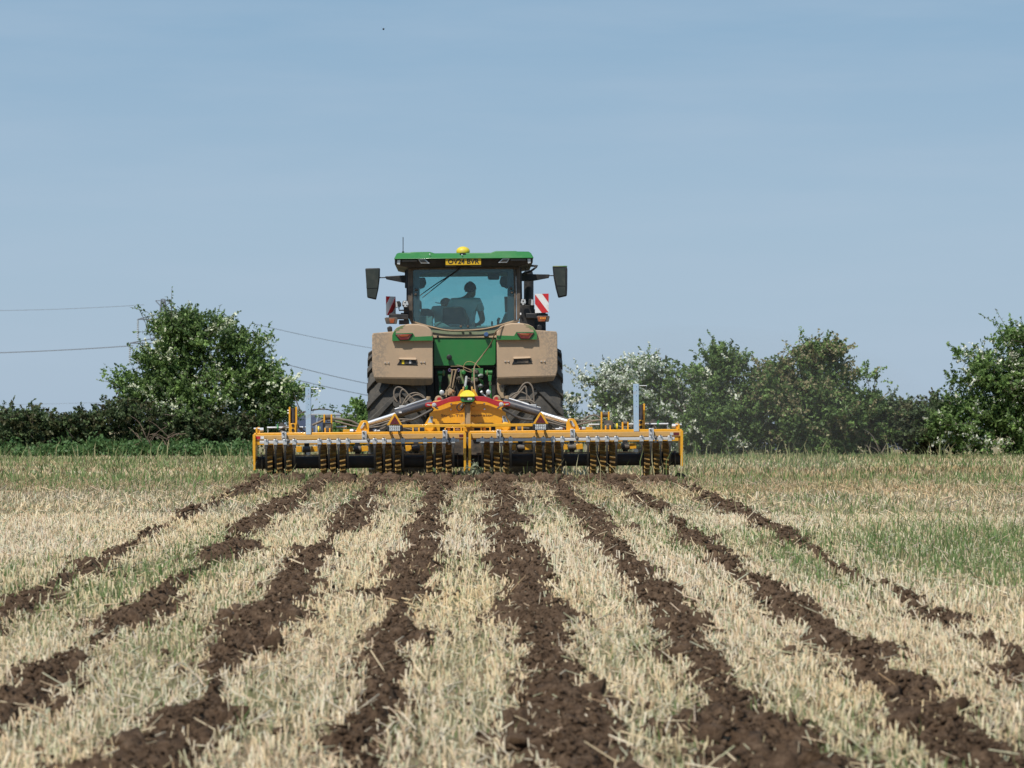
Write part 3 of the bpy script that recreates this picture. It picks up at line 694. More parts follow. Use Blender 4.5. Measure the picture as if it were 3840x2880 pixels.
b = MB().cyl((-.95, 3.0, .74), (.95, 3.0, .74), .1, n=16); b.build('front_axle', MT['dark'], T_)
b = MB(); b.box((-.48, 1.75, 1.1), (.48, 4.3, 2.05)); b.build('bonnet', MT['green'], T_, bevel=.09, seg=4)
b = MB(); b.box((-.40, 4.3, .9), (.40, 4.75, 1.3)); b.build('front_weight', MT['dark'], T_, bevel=.04)
b = MB().rev(M(1684.7, 1340, 42.95), M(1684.7, 1340, 42.82), [(0, .028), (.07, .03), (.075, .042), (.125, .042), (.13, .034)], 14); b.build('filler_cap', MT['dark'], T_)
b = MB().rev(M(1821, 1257, 42.93), M(1824, 1253, 42.80), [(0, .03), (.06, .034), (.11, .034), (.115, .028)], 14); b.build('fluid_cap', plain('blue_cap', (.05, .10, .22), .4), T_)
b = MB(); b.pb(1638, 1258, 1645, 1268, 42.88, .04); b.build('latch', MT['dark'], T_, bevel=.004)

# --- cab
o_ = [(1545, 1016), (1549, 1010), (1558, 1007), (1917, 1004.5), (1926, 1007), (1930, 1013), (1932, 1194), (1926, 1204), (1910, 1209), (1848, 1227), (1798, 1236), (1723, 1239.7), (1673, 1238), (1624, 1228), (1560, 1210), (1549, 1204), (1545, 1196)]
b = MB().prism(o_, 42.88, .006); rw = b.build('rear_window', MT['glass'], T_, smooth=False)
pts = [M(x, y, 42.872) for x, y in o_]; b = MB().tube(pts + [pts[0]], .017, 8, 2); b.build('window_seal', MT['dark_dusty'], rw)
b = MB().tube([M(x, y, 42.862) for x, y in o_[7:16]], .011, 6, 3); b.build('dusty_ledge', MT['duststrip'], rw)
FRIT = plain('window_border_tint', (.035, .05, .068), .3)
b = MB().prism([(1546, 1015), (1574, 1012), (1574, 1206), (1560, 1209), (1547, 1200)], 42.888, .004); b.build('border_band', FRIT, rw)
b = MB().prism([(1903, 1010), (1930, 1012), (1931, 1196), (1922, 1205), (1903, 1206)], 42.888, .004); b.build('border_band', FRIT, rw)
b = MB().prism([(1574, 1008), (1903, 1006), (1903, 1022), (1888, 1021), (1610, 1022), (1610, 1024), (1592, 1024), (1574, 1034)], 42.888, .004); b.build('border_band', FRIT, rw)
for px, py in ((1561, 1086), (1559, 1104), (1917, 1081), (1920, 1096)):
    MB().rev(M(px, py, 42.88), M(px, py, 42.84), [(0, .02), (.025, .02), (.035, .012)], 10).build('hinge_bolt', MT['dark_dusty'], rw)
b = MB().prism([(1529, 1001), (1545, 1001), (1545, 1200), (1558, 1212), (1590, 1222), (1590, 1230), (1545, 1218), (1531, 1190)], 42.86, .16)
both(b, 'cab_pillar', MT['dark_dusty'], T_, bevel=.012)
b = MB().prism([(1524, 1010), (1529.5, 1010), (1532, 1200), (1524, 1200)], 42.9, .10); both(b, 'door_frame', MT['dark'], T_, bevel=.006)
b = MB().prism([(1530, 998), (1948, 994), (1948, 1005), (1530, 1008)], 42.86, .14); b.build('cab_header', MT['dark'], T_, bevel=.01)
b = MB().prism([(1556, 1013), (1570, 1013), (1574, 1226), (1556, 1226)], 44.7, .08); both(b, 'front_pillar', MT['interior'], T_, bevel=.01)
b = MB(); b.pb(1556, 1003, 1930, 1019, 44.7, .08); b.build('front_header', MT['interior'], T_)
b = MB(); b.pb(1530, 1000, 1952, 1018, 43.05, 1.6); b.build('headlining', MT['interior'], T_, bevel=.02)
b = MB(); b.pb(1545, 1226, 1932, 1380, 43.0, 1.8); b.build('cab_base', MT['interior'], T_, bevel=.02)
b = MB().prism([(1560, 1015), (1930, 1015), (1930, 1228), (1560, 1228)], 44.74, .006); b.build('windscreen', MT['glass_clean'], T_, smooth=False)
x_ = .86
b = MB(); b.box((-x_, -.3, 2.1), (-x_ + .006, 1.3, 3.22)); both(b, 'side_window', MT['glass_clean'], T_, smooth=False)
roof = [(1477, 971.5), (1487, 949.5), (1497, 946.5), (1537, 945.5), (1542, 944), (1612, 943), (1629, 948.5), (1840, 946.5), (1859, 940), (1935, 940), (1940, 941.5), (1983, 942), (1992, 948), (2002, 967.5)]
b = MB().prism(roof, 42.55, 2.05, dYs=[0] + [.08] * 12 + [0]); rf = b.build('roof', MT['green'], T_, bevel=.012)
b = MB().prism([(1480, 972.5), (1999, 968.5), (1998, 986), (1950, 996), (1528, 1002), (1480, 992)], 42.60, 1.95, dYs=[0, 0, .03, .06, .06, .03]); b.build('roof_underside', MT['dark'], T_, bevel=.01)
b = MB(); b.pb(1506, 973.5, 1566, 983, 42.59, .03); rl = both(b, 'roof_light', MT['dark'], T_, bevel=.003)
for bb, r_ in ((MB().pb(1508, 975.5, 1564, 981, 42.584, .01), 0), (mir(MB().pb(1508, 975.5, 1564, 981, 42.584, .01)), 1)): bb.build('lens', MT['steel'], rl[r_])
b = MB().prism([(1567, 971.8), (1595, 972), (1612, 988), (1579, 988)], 42.59, .03); rl = both(b, 'roof_work_light', MT['lens'], T_, bevel=.002)
b = MB().prism([(1572, 975), (1593, 975), (1604, 985.5), (1581, 985.5)], 42.586, .01)
for i, bb in enumerate((b, mir(b))): bb.build('lens', MT['steel'], rl[i])
b = MB().prism([(1490, 974), (1502, 974), (1500, 993), (1489, 991)], 42.59, .03); both(b, 'corner_light', MT['lens'], T_, bevel=.004)
b = MB().pb(1671, 968.5, 1804, 993.8, 42.58, .012); npl = b.build('number_plate', MT['plate'], T_, bevel=.002)
text('OV24 BVR', 1680, 971.5, 1797, 989, 42.576, MT['ink'], npl, bold=.022)
b = MB().pb(1669, 995, 1711, 1000, 42.63, .03).pb(1765, 995, 1806, 1000, 42.63, .03); b.build('plate_lamp', MT['steel'], npl, bevel=.003)
b = MB(); b.ell(M(1736.5, 943, 43.0), (.103, .10, .075), 20, 8, -.3); b.pb(1722, 944, 1752, 950, 42.95, .12); b.build('receiver_dome', MT['dome'], T_)
b = MB().tube([M(1511.6, 946, 43.0), M(1511.6, 889, 43.0)], .0065, 6, 1).cyl(M(1511.6, 948, 43.0), M(1511.6, 943, 43.0), .018, n=10); b.build('antenna', MT['dark'], T_)
for px, py in ((1612, 954), (1733, 956)): MB().ell(M(px, py, 42.56), (.012, .012, .012), 8, 5).build('roof_bolt', MT['silver'], rf)
b = MB().pb(1724, 949, 1746, 953.5, 42.6, .05); b.build('roof_camera', MT['dark'], rf)
# wiper on the rear window
b = MB().tube([M(1726, 1004, 42.83), M(1690, 1032, 42.83), M(1584.7, 1116, 42.83)], (.013, .006), 6, 1); b.tube([M(1700, 1026, 42.84), M(1640, 1062, 42.85), M(1575, 1108, 42.86)], (.010, .007), 6, 2); b.build('wiper', MT['dark'], T_)
# mirrors
mirl = [(1369.7, 1009), (1371, 1006), (1425, 1005), (1424, 1040), (1419, 1082), (1410, 1124), (1377, 1116)]
b = MB().prism(mirl, 43.9, .09); m0 = b.build('mirror', MT['dark'], T_, bevel=.015)
b = MB().prism([(1374, 1010), (1421, 1009), (1416, 1080), (1374, 1081)], 43.894, .008).prism([(1375, 1084), (1415.5, 1083), (1408, 1118), (1379, 1112)], 43.894, .008); b.build('mirror_glass', MT['mirror'], m0)
mirr = [(2072, 998), (2126, 999), (2128, 1010), (2127.5, 1082), (2126, 1110), (2094, 1117), (2084, 1080), (2076, 1038)]
b = MB().prism(mirr, 43.9, .09); m1 = b.build('mirror', MT['dark'], T_, bevel=.015)
b = MB().prism([(2077, 1006), (2119, 1005), (2120, 1072), (2088, 1071)], 43.894, .008).prism([(2089, 1075), (2120, 1075), (2119, 1106), (2098, 1111)], 43.894, .008); b.build('mirror_glass', MT['mirror'], m1)
b = MB().pb(2073, 996.5, 2127, 1001, 43.895, .1); b.build('mirror_top', MT['green_dusty'], m1, bevel=.006)
b = MB().prism([(1444, 1036), (1524, 1031.6), (1524, 1062), (1448, 1047)], 43.92, .07); b.pb(1422, 1039, 1447, 1043, 43.94, .02); b.pb(1518, 1010, 1533, 1080, 43.9, .1); b.build('mirror_arm', MT['dark'], T_, bevel=.008)
b = MB().prism([(1950, 1027), (2061, 1029), (2059, 1042), (2000, 1053), (1950, 1054)], 43.92, .07); b.pb(2059, 1031.5, 2076, 1035.5, 43.94, .02); b.build('mirror_arm', MT['dark'], T_, bevel=.008)
b = MB().tube([M(1966, 997, 43.6), M(2009, 997, 43.6), M(2012, 1000, 43.6), M(1985, 1020, 43.6), M(1948, 1030, 43.6)], .016, 8, 2); b.tube([M(1973, 1000, 43.6), M(1970, 1016, 43.6), M(1958, 1027, 43.6)], .006, 6, 3); b.build('grab_rail', MT['dark'], T_)
# exhaust and after-treatment stack at the front right corner of the cab
e0 = M(1982.5, 1240, 45.0); e1 = M(1982.5, 1008, 45.0)
b = MB().rev(e0, e1, [(0, .077), (.83, .077), (.86, .076), (.93, .06), (.965, .0)], 24, cap=False); b.pb(1968, 1160, 2047, 1330, 44.9, .5); b.build('exhaust_stack', MT['dark'], T_, bevel=.0)
# warning boards and lamps on arms
def board(poly, Y, dY, stripes):
    b = MB().prism(poly, Y, .012, dYs=dY); o = b.build('warning_board', MT['white'], T_)
    for s, d in stripes: MB().prism(s, Y - .004, .005, dYs=d).build('stripe', MT['redfilm'], o)
board([(1447, 1111), (1482, 1110), (1483, 1180), (1448, 1182)], 42.7, [0, .22, .22, 0],
      [([(1447.3, 1111), (1463, 1110.6), (1447.5, 1142)], [0, .10, 0]), ([(1482, 1112), (1482.5, 1145), (1466, 1181), (1451, 1182)], [.22, .22, .12, .02])])
board([(2006.5, 1102), (2057.5, 1101), (2057.5, 1172), (2006.5, 1174)], 42.7, [0] * 4,
      [([(2033, 1101.5), (2057.5, 1101), (2057.5, 1135)], [0] * 3), ([(2006.5, 1104), (2057, 1171), (2032, 1173), (2006.5, 1139)], [0] * 4)])
def lamp_arm(px0, px1, py0, py1, lx0, lx1, ly0, ly1, warm):
    b = MB().prism([(px0, py0), (px1, py0 + 2), (px1, py1), (px0, py1 - 3)], 42.75, .10); a = b.build('lamp_arm', MT['dark'], T_, bevel=.01)
    b = MB().prism([(lx0, ly0 + 3), (lx0 + 6, ly0), (lx1 - 4, ly0), (lx1, ly0 + 3), (lx1 - 4, ly1), (lx0 + 6, ly1)], 42.68, .12); b.build('lamp_housing', MT['dark_dusty'], a, bevel=.006)
    return a
a = lamp_arm(1458, 1532, 1176, 1198, 1442, 1491, 1190, 1214, 0)
MB().prism([(1459, 1194), (1481, 1195), (1477, 1212), (1463, 1212)], 42.672, .02).build('indicator_lens', MT['amber'], a, bevel=.004)
a = lamp_arm(1972, 2055, 1174, 1196, 2012, 2062, 1184, 1206, 1)
b = MB().prism([(2015, 1187), (2050, 1187), (2044, 1205), (2020, 1206)], 42.672, .02); b.build('indicator_lens', MT['amber'], a, bevel=.004)
for k in range(4): MB().pb(2026 + k * 5.6, 1190, 2029 + k * 5.6, 1197, 42.666, .01).build('led', plain('led_orange', (.85, .33, .04), .3), a)
def work_light(pts, Y, holes, d=.08):
    b = MB().prism(pts, Y, d); o = b.build('work_light', MT['dark'], T_, bevel=.008)
    cx = sum(p[0] for p in pts) / len(pts); cy = sum(p[1] for p in pts) / len(pts)
    MB().prism([(cx + (x - cx) * .84, cy + (y - cy) * .84) for x, y in pts], Y - .004, .008).build('lens', MT['lens'], o, bevel=.002)
    for x, y in holes: MB().cyl(M(x, y, Y - .003), M(x, y, Y - .008), .011, n=10).build('bulb', MT['ink'], o)
work_light([(1511, 1128), (1530, 1127), (1534, 1141), (1529, 1153), (1513, 1153), (1507, 1143)], 42.7, [(1519, 1134), (1513.5, 1145.5), (1526, 1145.5)])
work_light([(1483, 1131), (1488, 1131), (1491, 1140), (1492, 1154), (1484, 1155)], 42.72, [], .02)
b = MB().prism([(1487, 1130), (1498, 1128.5), (1504, 1136), (1504, 1148), (1494, 1154), (1490, 1142)], 42.73, .08); b.tube([M(1496, 1153, 42.76), M(1497, 1164, 42.76), M(1528, 1163, 42.78)], .012, 6, 1); b.pb(1514, 1152, 1532, 1200, 42.8, .06); b.pb(1503, 1173, 1534, 1183, 42.8, .1); b.pb(1496, 1200, 1534, 1216, 42.8, .1); b.build('lamp_bracket', MT['dark'], T_, bevel=.004)
work_light([(1955, 1121), (1971, 1121), (1974, 1133), (1969, 1146), (1956, 1146), (1951, 1134)], 42.7, [(1962, 1129), (1956, 1140), (1966.5, 1140)])
work_light([(1992, 1122), (2001, 1122), (2002, 1137), (1998, 1147), (1990, 1146)], 42.72, [], .02)
b = MB().prism([(1983, 1122), (1996, 1120), (2003, 1128), (2002, 1140), (1990, 1147), (1981, 1138)], 42.74, .08); b.pb(1950, 1144, 2004, 1240, 42.86, .2); b.build('lamp_bracket', MT['dark'], T_, bevel=.006)
MB().pb(1950, 1173, 1955, 1181, 42.8, .03).build('marker_lamp', MT['white'], T_, bevel=.003)
b = MB().prism([(1451, 1228), (1462, 1222), (1470, 1226), (1471, 1243), (1454, 1244)], 42.6, .12); both(b, 'step_lamp', MT['dark'], T_, bevel=.01)

# --- things inside the cab that show against the sky
b = MB().prism([(1574, 1041), (1591, 1040), (1595, 1044), (1599, 1062), (1590, 1079), (1574, 1083)], 43.9, .08).prism([(1576, 1076), (1586, 1076), (1577, 1086)], 43.9, .05); b.build('side_monitor', MT['interior'], T_, bevel=.008)
b = MB().prism([(1877, 1037), (1903, 1035), (1903, 1082), (1897, 1082), (1893, 1078), (1881, 1075), (1873, 1060)], 43.9, .08); b.build('side_monitor', MT['interior'], T_, bevel=.008)
b = MB().prism([(1828, 1016), (1873, 1016), (1873, 1045), (1869, 1049), (1834, 1049), (1829, 1044)], 43.7, .05); b.build('roof_display', MT['interior'], T_, bevel=.008)
for px in (1653, 1825): MB().ell(M(px, 1016, 43.3), (.035, .03, .045), 12, 8).build('cab_speaker', MT['interior'], T_)
b = MB().prism([(1891, 1112), (1904, 1112), (1904, 1172), (1894, 1172)], 43.7, .06); b.build('corner_post', MT['interior'], T_, bevel=.006)
b = MB().prism([(1904, 1125), (1922, 1118), (1922, 1172), (1908, 1174)], 43.4, .06); b.build('pillar_trim', MT['interior_pale'], T_, bevel=.006)
b = MB().prism([(1880, 1207), (1894, 1174), (1930, 1169), (1930, 1226), (1860, 1226)], 43.3, .35); b.build('armrest_console', MT['interior_pale'], T_, bevel=.015)
b = MB(); b.tube([M(1845, 1222, 43.3), M(1845, 1205, 43.3)], .014, 8, 1); b.tube([M(1868, 1218, 43.3), M(1869, 1195, 43.3)], .02, 8, 1); b.tube([M(1866, 1205, 43.3), M(1873, 1192, 43.3)], .02, 8, 1); b.build('control_lever', MT['dark'], T_)
b = MB(); b.pb(1786, 1221, 1890, 1240, 43.1, .3); b.build('side_console', MT['interior_pale'], T_, bevel=.02)
b = MB().prism([(1552, 1192), (1577, 1184), (1622, 1185), (1623, 1232), (1552, 1216)], 43.05, .4); b.build('storage_box', MT['interior_pale'], T_, bevel=.012)
b = MB().prism([(1558, 1160), (1572, 1150), (1579, 1185), (1558, 1190)], 43.1, .1); b.build('pillar_trim', MT['interior_pale'], T_, bevel=.01)
b = MB().prism([(1575, 1184), (1577, 1162), (1583, 1157), (1606, 1157), (1617, 1162), (1626, 1172), (1626, 1190), (1610, 1196)], 43.55, .18); b.build('passenger_seat', MT['interior'], T_, bevel=.03)
b = MB().prism([(1574, 1125), (1580, 1130), (1582, 1160), (1574, 1160)], 43.6, .1); b.build('door_trim', MT['interior'], T_, bevel=.006)
seat = MB().prism([(1659, 1236), (1660, 1157), (1666, 1152), (1733, 1151), (1744, 1160), (1760, 1195), (1762, 1236)], 43.25, .13).build('seat', MT['interior'], T_, bevel=.03, seg=3)
MB().prism([(1664, 1156), (1664, 1151), (1730, 1149.5), (1732, 1154)], 43.23, .05).build('seat_piping', MT['interior_pale'], seat, bevel=.01)
MB().prism([(1734, 1157), (1741, 1156), (1757, 1190), (1759, 1226), (1749, 1226), (1746, 1192)], 43.24, .03).build('seat_bolster', paint('seat_side_cloth', (.10, .115, .105), .8, dust=.1), seat, bevel=.01)
MB().box(tuple(M(1650, 1240, 43.3)), tuple(M(1775, 1226, 43.95))).build('seat_cushion', MT['interior'], seat, bevel=.03)
MB().pb(1682, 1217.5, 1724, 1220, 43.22, .02).build('seat_rail', MT['silver'], seat)
MB().prism([(1624, 1214), (1650, 1205), (1690, 1226), (1705, 1240), (1640, 1232)], 43.1, .1).build('rear_shelf', MT['interior_pale'], T_, bevel=.01)
MB().pb(1740, 1216, 1746, 1240, 43.05, .1).pb(1660, 1224, 1778, 1242, 43.05, .2).pb(1770, 1206, 1781, 1240, 43.06, .1).build('seat_base', MT['interior'], T_, bevel=.006)
for px in (1728, 1755): MB().rev(M(px, 1224.5, 42.9), M(px, 1224.5, 42.84), [(0, .02), (.03, .02), (.04, .012)], 10).build('wiper_bolt', MT['dark_dusty'], T_)

# --- linkage between the mudguards
b = MB().cyl(M(1641, 1399, 42.8), M(1669, 1399, 42.8), .034, n=16); b.prism([(1643, 1408), (1658, 1408), (1656, 1432), (1646, 1434)], 42.76, .06); b.tube([M(1650, 1432, 42.78), M(1649, 1470, 42.78), M(1648, 1500, 42.78)], .018, 8, 1); both(b, 'lift_arm', MT['green'], T_, bevel=.004)
for px in (1663, 1828): MB().ell(M(px, 1399, 42.8), (.02, .05, .05), 12, 8).build('lift_pivot', MT['green_dusty'], T_)
b = MB().tube([M(1650 + 5 * math.cos(t), 1440 + 6 * math.sin(t), 42.74) for t in np.linspace(0, 6.28, 12)], .005, 6, 1); both(b, 'linch_pin', MT['steel'], T_)
b = MB().rev(M(1657, 1472, 42.5), M(1657, 1472, 42.44), [(0, .02), (.0, .036), (.05, .036), (.055, .028)], 18); both(b, 'pin_head', MT['silver'], T_)
b = MB().prism([(1769, 1382), (1812, 1381), (1813, 1413), (1769, 1414)], 42.9, .05); b.build('valve_plate', MT['green'], T_, bevel=.006)
for py in (1409, 1447):
    MB().rev(M(1806, py, 42.85), M(1795, py + 1, 42.7), [(0, .03), (.06, .034), (.08, .024), (.12, .022), (.15, .006)], 12).build('hydraulic_coupler', MT['silver'], T_)
for px, py in ((1786, 1394), (1786, 1425), (1770, 1436), (1757, 1425), (1720, 1420), (1738, 1398)):
    MB().rev(M(px, py, 42.95), M(px + 1, py, 42.8), [(0, .036), (.08, .036), (.09, .024), (.14, .02)], 10).build('hydraulic_coupler', MT['steel'] if px != 1738 else MT['green'], T_)
b = MB().tube([M(1749.5, 1414, 42.7), M(1744, 1452, 42.3)], .02, 12, 1); b.build('top_link', MT['silver'], T_)
b = MB().prism([(1743, 1447), (1755, 1446), (1753, 1462), (1744, 1462)], 42.2, .1); b.build('top_link_end', MT['green'], T_, bevel=.006)
b = MB(); b.pb(1725, 1386, 1742, 1440, 42.95, .1); b.pb(1768, 1414, 1776, 1470, 42.9, .05); b.pb(1800, 1425, 1812, 1440, 42.92, .05); b.pb(1680, 1405, 1692, 1470, 42.95, .05); b.build('valve_block', MT['green_dusty'], T_, bevel=.006)
b = MB().tube([M(1798, 1418, 42.85), M(1810, 1440, 42.85), M(1800, 1462, 42.85)], .02, 8); b.build('hydraulic_pipe', MT['green'], T_)
for pts in ([(1697, 1386), (1693, 1415), (1688, 1450)], [(1711, 1386), (1703, 1420), (1697, 1454)]):
    MB().tube([M(x, y, 42.6) for x, y in pts], .0125, 8).build('hydraulic_hose', MT['hose_tan'], T_)
MB().pb(1690, 1385, 1716, 1389, 42.6, .06).build('hose_clamp', MT['duststrip'], T_, bevel=.004)
for px in (1687, 1719): MB().tube([M(px + 5 * math.cos(t), 1388 + 5 * math.sin(t), 42.62) for t in np.linspace(0, 6.28, 10)], .006, 6, 1).build('dust_cap_ring', plain('purple_cap', (.13, .09, .22), .5), T_)
b = MB().tube([M(1948, 1203.7, 42.7), M(1910, 1212, 42.4), M(1877, 1230, 42.28), M(1859, 1244.5, 42.26), M(1840.6, 1289, 42.6), M(1811, 1330, 42.75), M(1783, 1367, 42.7), M(1777.5, 1393, 42.6), M(1779.4, 1441, 42.3), M(1785, 1480, 42.0)], .0095, 8); b.build('long_cable', MT['hose_tan'], T_)
b = MB().tube([M(1738, 1384, 42.8), M(1740, 1370, 42.8), M(1748, 1359, 42.8), M(1762, 1356, 42.8), M(1780, 1362, 42.8), M(1803, 1382, 42.8)], .005, 6); b.build('yellow_wire', paint('dusty_yellow_wire', (.45, .33, .08), .6, dust=.4), T_)
for pts in ([(1712, 1369), (1730, 1372), (1760, 1386), (1772, 1394)], [(1690, 1374), (1728, 1374), (1745, 1380), (1768, 1387)], [(1738, 1384), (1752, 1392), (1768, 1396)], [(1716, 1404), (1719, 1425), (1722, 1440)], [(1712, 1425), (1708, 1440), (1702, 1462)], [(1677, 1480), (1676, 1462), (1687, 1442)]):
    MB().tube([M(x, y, 42.7) for x, y in pts], .006, 6).build('cable', MT['hose_tan'], T_)
b = MB().prism([(1663, 1480), (1686, 1453), (1708, 1468), (1706, 1486)], 42.3, .03); b.pb(1671, 1462, 1676, 1490, 42.28, .03); b.build('hose_bracket', MT['duststrip'], T_, bevel=.004)
for px, py in ((1690, 1476), (1700, 1468)): MB().rev(M(px, py, 42.3), M(px, py, 42.2), [(0, .022), (.06, .02), (.08, .01)], 10).build('coupler_tip', paint('rusty_cap', (.30, .14, .06), .6), T_)
b = MB().prism([(1865, 1434), (1878, 1434), (1880, 1452), (1890, 1460), (1888, 1478), (1894, 1494), (1880, 1494), (1868, 1474), (1864, 1458)], 42.5, .06); b.build('stabiliser_bracket', MT['duststrip'], T_, bevel=.008)
b = MB().tube([M(1806, 1474, 42.3), M(1822, 1488, 42.3)], .012, 8, 1).cyl(M(1803, 1473, 42.25), M(1810, 1468, 42.25), .022, n=12); b.build('hitch_pin', MT['silver'], T_)
b = MB().tube([M(1660, 1485, 42.6), M(1640, 1560, 41.9), M(1630, 1600, 41.3)], .035, 8, 1); both(b, 'lower_link', MT['dark_dusty'], T_)

# ------------------------------------------------------------------ people in the cab
SKIN = paint('skin', (.30, .17, .11), .6, dust=0, scale=20)
def person(label, head, chin_dir, sc_, lean, shirt, pos):
    "seated figure, back to the viewer; local z = 0 at the seat, scaled by sc_"
    root = thing('person', pos, label, 'person')
    hx, hy, hz = head
    V = []; E = []; Rr = []
    def v(p, r, par=None):
        V.append(tuple(p)); Rr.append(r)
        if par is not None: E.append((par, len(V) - 1))
        return len(V) - 1
    lx, ly = lean
    pel = v((0, 0, .08), (.16, .12)); wa = v((lx * .3, ly * .3, .25), (.14, .105), pel); ch = v((lx * .7, ly * .7, .45), (.165, .115), wa); nb = v((lx + (hx - lx) * .45, ly, .565), (.075, .07), ch)
    nk = v((lx + (hx - lx) * .8, ly + (hy - ly) * .6, .625), (.056, .056), nb)
    jaw = v((hx + chin_dir[0] * .02, hy + chin_dir[1] * .02, hz - .07), (.062, .07), nk); sk = v((hx, hy, hz + .02), (.078, .09), jaw); tp = v((hx, hy, hz + .09), (.06, .065), sk)
    no = v((hx + chin_dir[0] * .105, hy + chin_dir[1] * .105, hz - .02), (.014, .016), sk)
    for s in (-1, 1):
        e = (hx - chin_dir[1] * .085 * s, hy + chin_dir[0] * .085 * s, hz - .01); v(e, (.016, .022), sk)
    for s in (-1, 1):
        sh = v((lx + s * .19, ly, .52), (.062, .06), nb if False else ch)
        el = v((lx * .6 + s * .27, ly * .5 + .02, .24), (.045, .045), sh); wr = v((s * .22, .28, .20), (.030, .028), el); pa = v((s * .21, .36, .20), (.036, .018), wr)
        for k in range(4):
            f1 = v((s * (.185 + .018 * k), .40 + .006 * (k in (1, 2)), .195), (.009, .009), pa); v((s * (.185 + .018 * k), .43, .17), (.008, .008), f1)
        t1 = v((s * .165, .37, .185), (.010, .010), pa); v((s * .15, .395, .165), (.009, .009), t1)
        hp = v((s * .10, .08, .07), (.095, .085), pel); kn = v((s * .14, .48, .10), (.062, .062), hp); an = v((s * .14, .55, -.32), (.042, .042), kn); v((s * .14, .66, -.36), (.035, .03), an)
    def skinmesh(name, V, E, Rr, mat, sub=2):
        me = bpy.data.meshes.new(name); me.from_pydata([tuple(q * sc_ for q in p) for p in V], E, []); me.materials.append(mat)
        o = bpy.data.objects.new(name, me); C.objects.link(o); o.parent = root
        md = o.modifiers.new('skin', 'SKIN'); md.use_smooth_shade = True
        for d, r in zip(me.skin_vertices[0].data, Rr): d.radius = (r[0] * sc_, r[1] * sc_)
        me.skin_vertices[0].data[0].use_root = True
        s_ = o.modifiers.new('sub', 'SUBSURF'); s_.levels = sub; s_.render_levels = sub
        return o
    skinmesh('body', V, E, Rr, SKIN)
    # shirt: trunk and upper arms, a little larger than the body
    V2 = [(0, 0, .10), (lx * .3, ly * .3, .25), (lx * .7, ly * .7, .45), (lx, ly, .565)]; E2 = [(0, 1), (1, 2), (2, 3)]; R2 = [(.175, .13), (.155, .12), (.182, .13), (.098, .085)]
    for s in (-1, 1):
        n = len(V2); V2 += [(lx + s * .195, ly, .525), (lx * .7 + s * .245, ly * .6 + .015, .36)]; E2 += [(2, n), (n, n + 1)]; R2 += [(.074, .072), (.066, .066)]
    skinmesh('shirt', V2, E2, R2, shirt)
    V3 = [(0, 0, .07)]; R3 = [(.17, .13)]; E3 = []
    for s in (-1, 1):
        n = len(V3); V3 += [(s * .10, .08, .07), (s * .14, .49, .10), (s * .14, .55, -.26)]; E3 += [(0, n), (n, n + 1), (n + 1, n + 2)]; R3 += [(.105, .095), (.075, .075), (.06, .06)]
    skinmesh('trousers', V3, E3, R3, MT['dark'])
    return root
def L2W(px, py, Y):   # photo pixel -> place, leaning with the machine
    return P(px, py, Y)
HAIR = paint('dark_brown_hair', (.022, .015, .011), .75, dust=0, scale=30)
SHIRT = paint('pale_teal_shirt', (.42, .62, .60), .85, dust=0, scale=8)
SHIRT2 = paint('pale_grey_shirt', (.36, .48, .44), .85, dust=0, scale=8)
pz = P(1738, 1088, 43.62)
drv = person('driver in a pale teal shirt with short dark hair looking to the right', (.085, .035, .70), (.75, .66), 1.0, (.01, .04), SHIRT, (pz[0] - .085, 43.62 - .0, pz[2] - .70))
drv.location.x = P(1743, 1088, 43.62)[0]
b = MB(); hr = random.Random(3)
for i in range(150):
    a = hr.uniform(0, 6.28); e = hr.uniform(-.25, 1.57); d = np.array((math.cos(a) * math.cos(e), math.sin(a) * math.cos(e), math.sin(e)))
    if d[0] * .75 + d[1] * .66 > .45 and e < .65: continue
    c = np.array((.085, .035, .72)) + d * np.array((.082, .092, .098)); tip = c + d * hr.uniform(.006, .018) + np.array((hr.uniform(-.014, .014), hr.uniform(-.014, .014), hr.uniform(-.016, .008)))
    b.cyl(c - d * .025, tip, .024, .004, n=6)
b.ell((.082, .026, .733), (.092, .099, .094), 18, 10, -.62)
b.build('hair', HAIR, drv)
pq = P(1678, 1133, 43.7)
pas = person('passenger in a dark peaked cap sitting low beside the driver', (.08, .03, .62), (-.9, .42), .80, (.05, .06), SHIRT2, (0, 43.75, 0))
pas.location = (P(1656, 1133, 43.75)[0], 43.75, P(1656, 1136, 43.75)[2] - .80 * .64)
b = MB(); b.ell((.066, .026, .515), (.088, .088, .078), 16, 8, -.2); b.add([(-.005, -.04, .50), (-.005, .09, .50), (-.085, .10, .512), (-.10, .06, .516), (-.085, .02, .512), (-.005, -.04, .512), (-.005, .09, .512), (-.085, .10, .522), (-.10, .06, .526), (-.085, .02, .522)], [(4, 3, 2, 1, 0), (5, 6, 7, 8, 9), (0, 1, 6, 5), (1, 2, 7, 6), (2, 3, 8, 7), (3, 4, 9, 8), (4, 0, 5, 9)])
b.build('cap', MT['interior'], pas)

# ------------------------------------------------------------------ the strip-till cultivator
ORG = np.array((P(1755.5, 1790, 40)[0], 40.0, float(gz(0, 40.0))))
cult = thing('cultivator', ORG, 'wide yellow strip tillage cultivator with eight groups of toothed rings', 'cultivator', rot=(0, -ANG, 0))
U = cult
CX = 1754.0
def my(py, px): return py          # measured rows are taken near the middle of each half
def mirror_px(pts): return [(2 * CX - x, y + ANG * (2 * (x - CX))) for x, y in pts]
def both_px(fn):
    "build from left-half pixels, and again with mirrored pixels"
    fn(lambda x, y: (x, y), 0); fn(lambda x, y: (2 * CX - x, y + ANG * 2 * (x - CX)), 1)

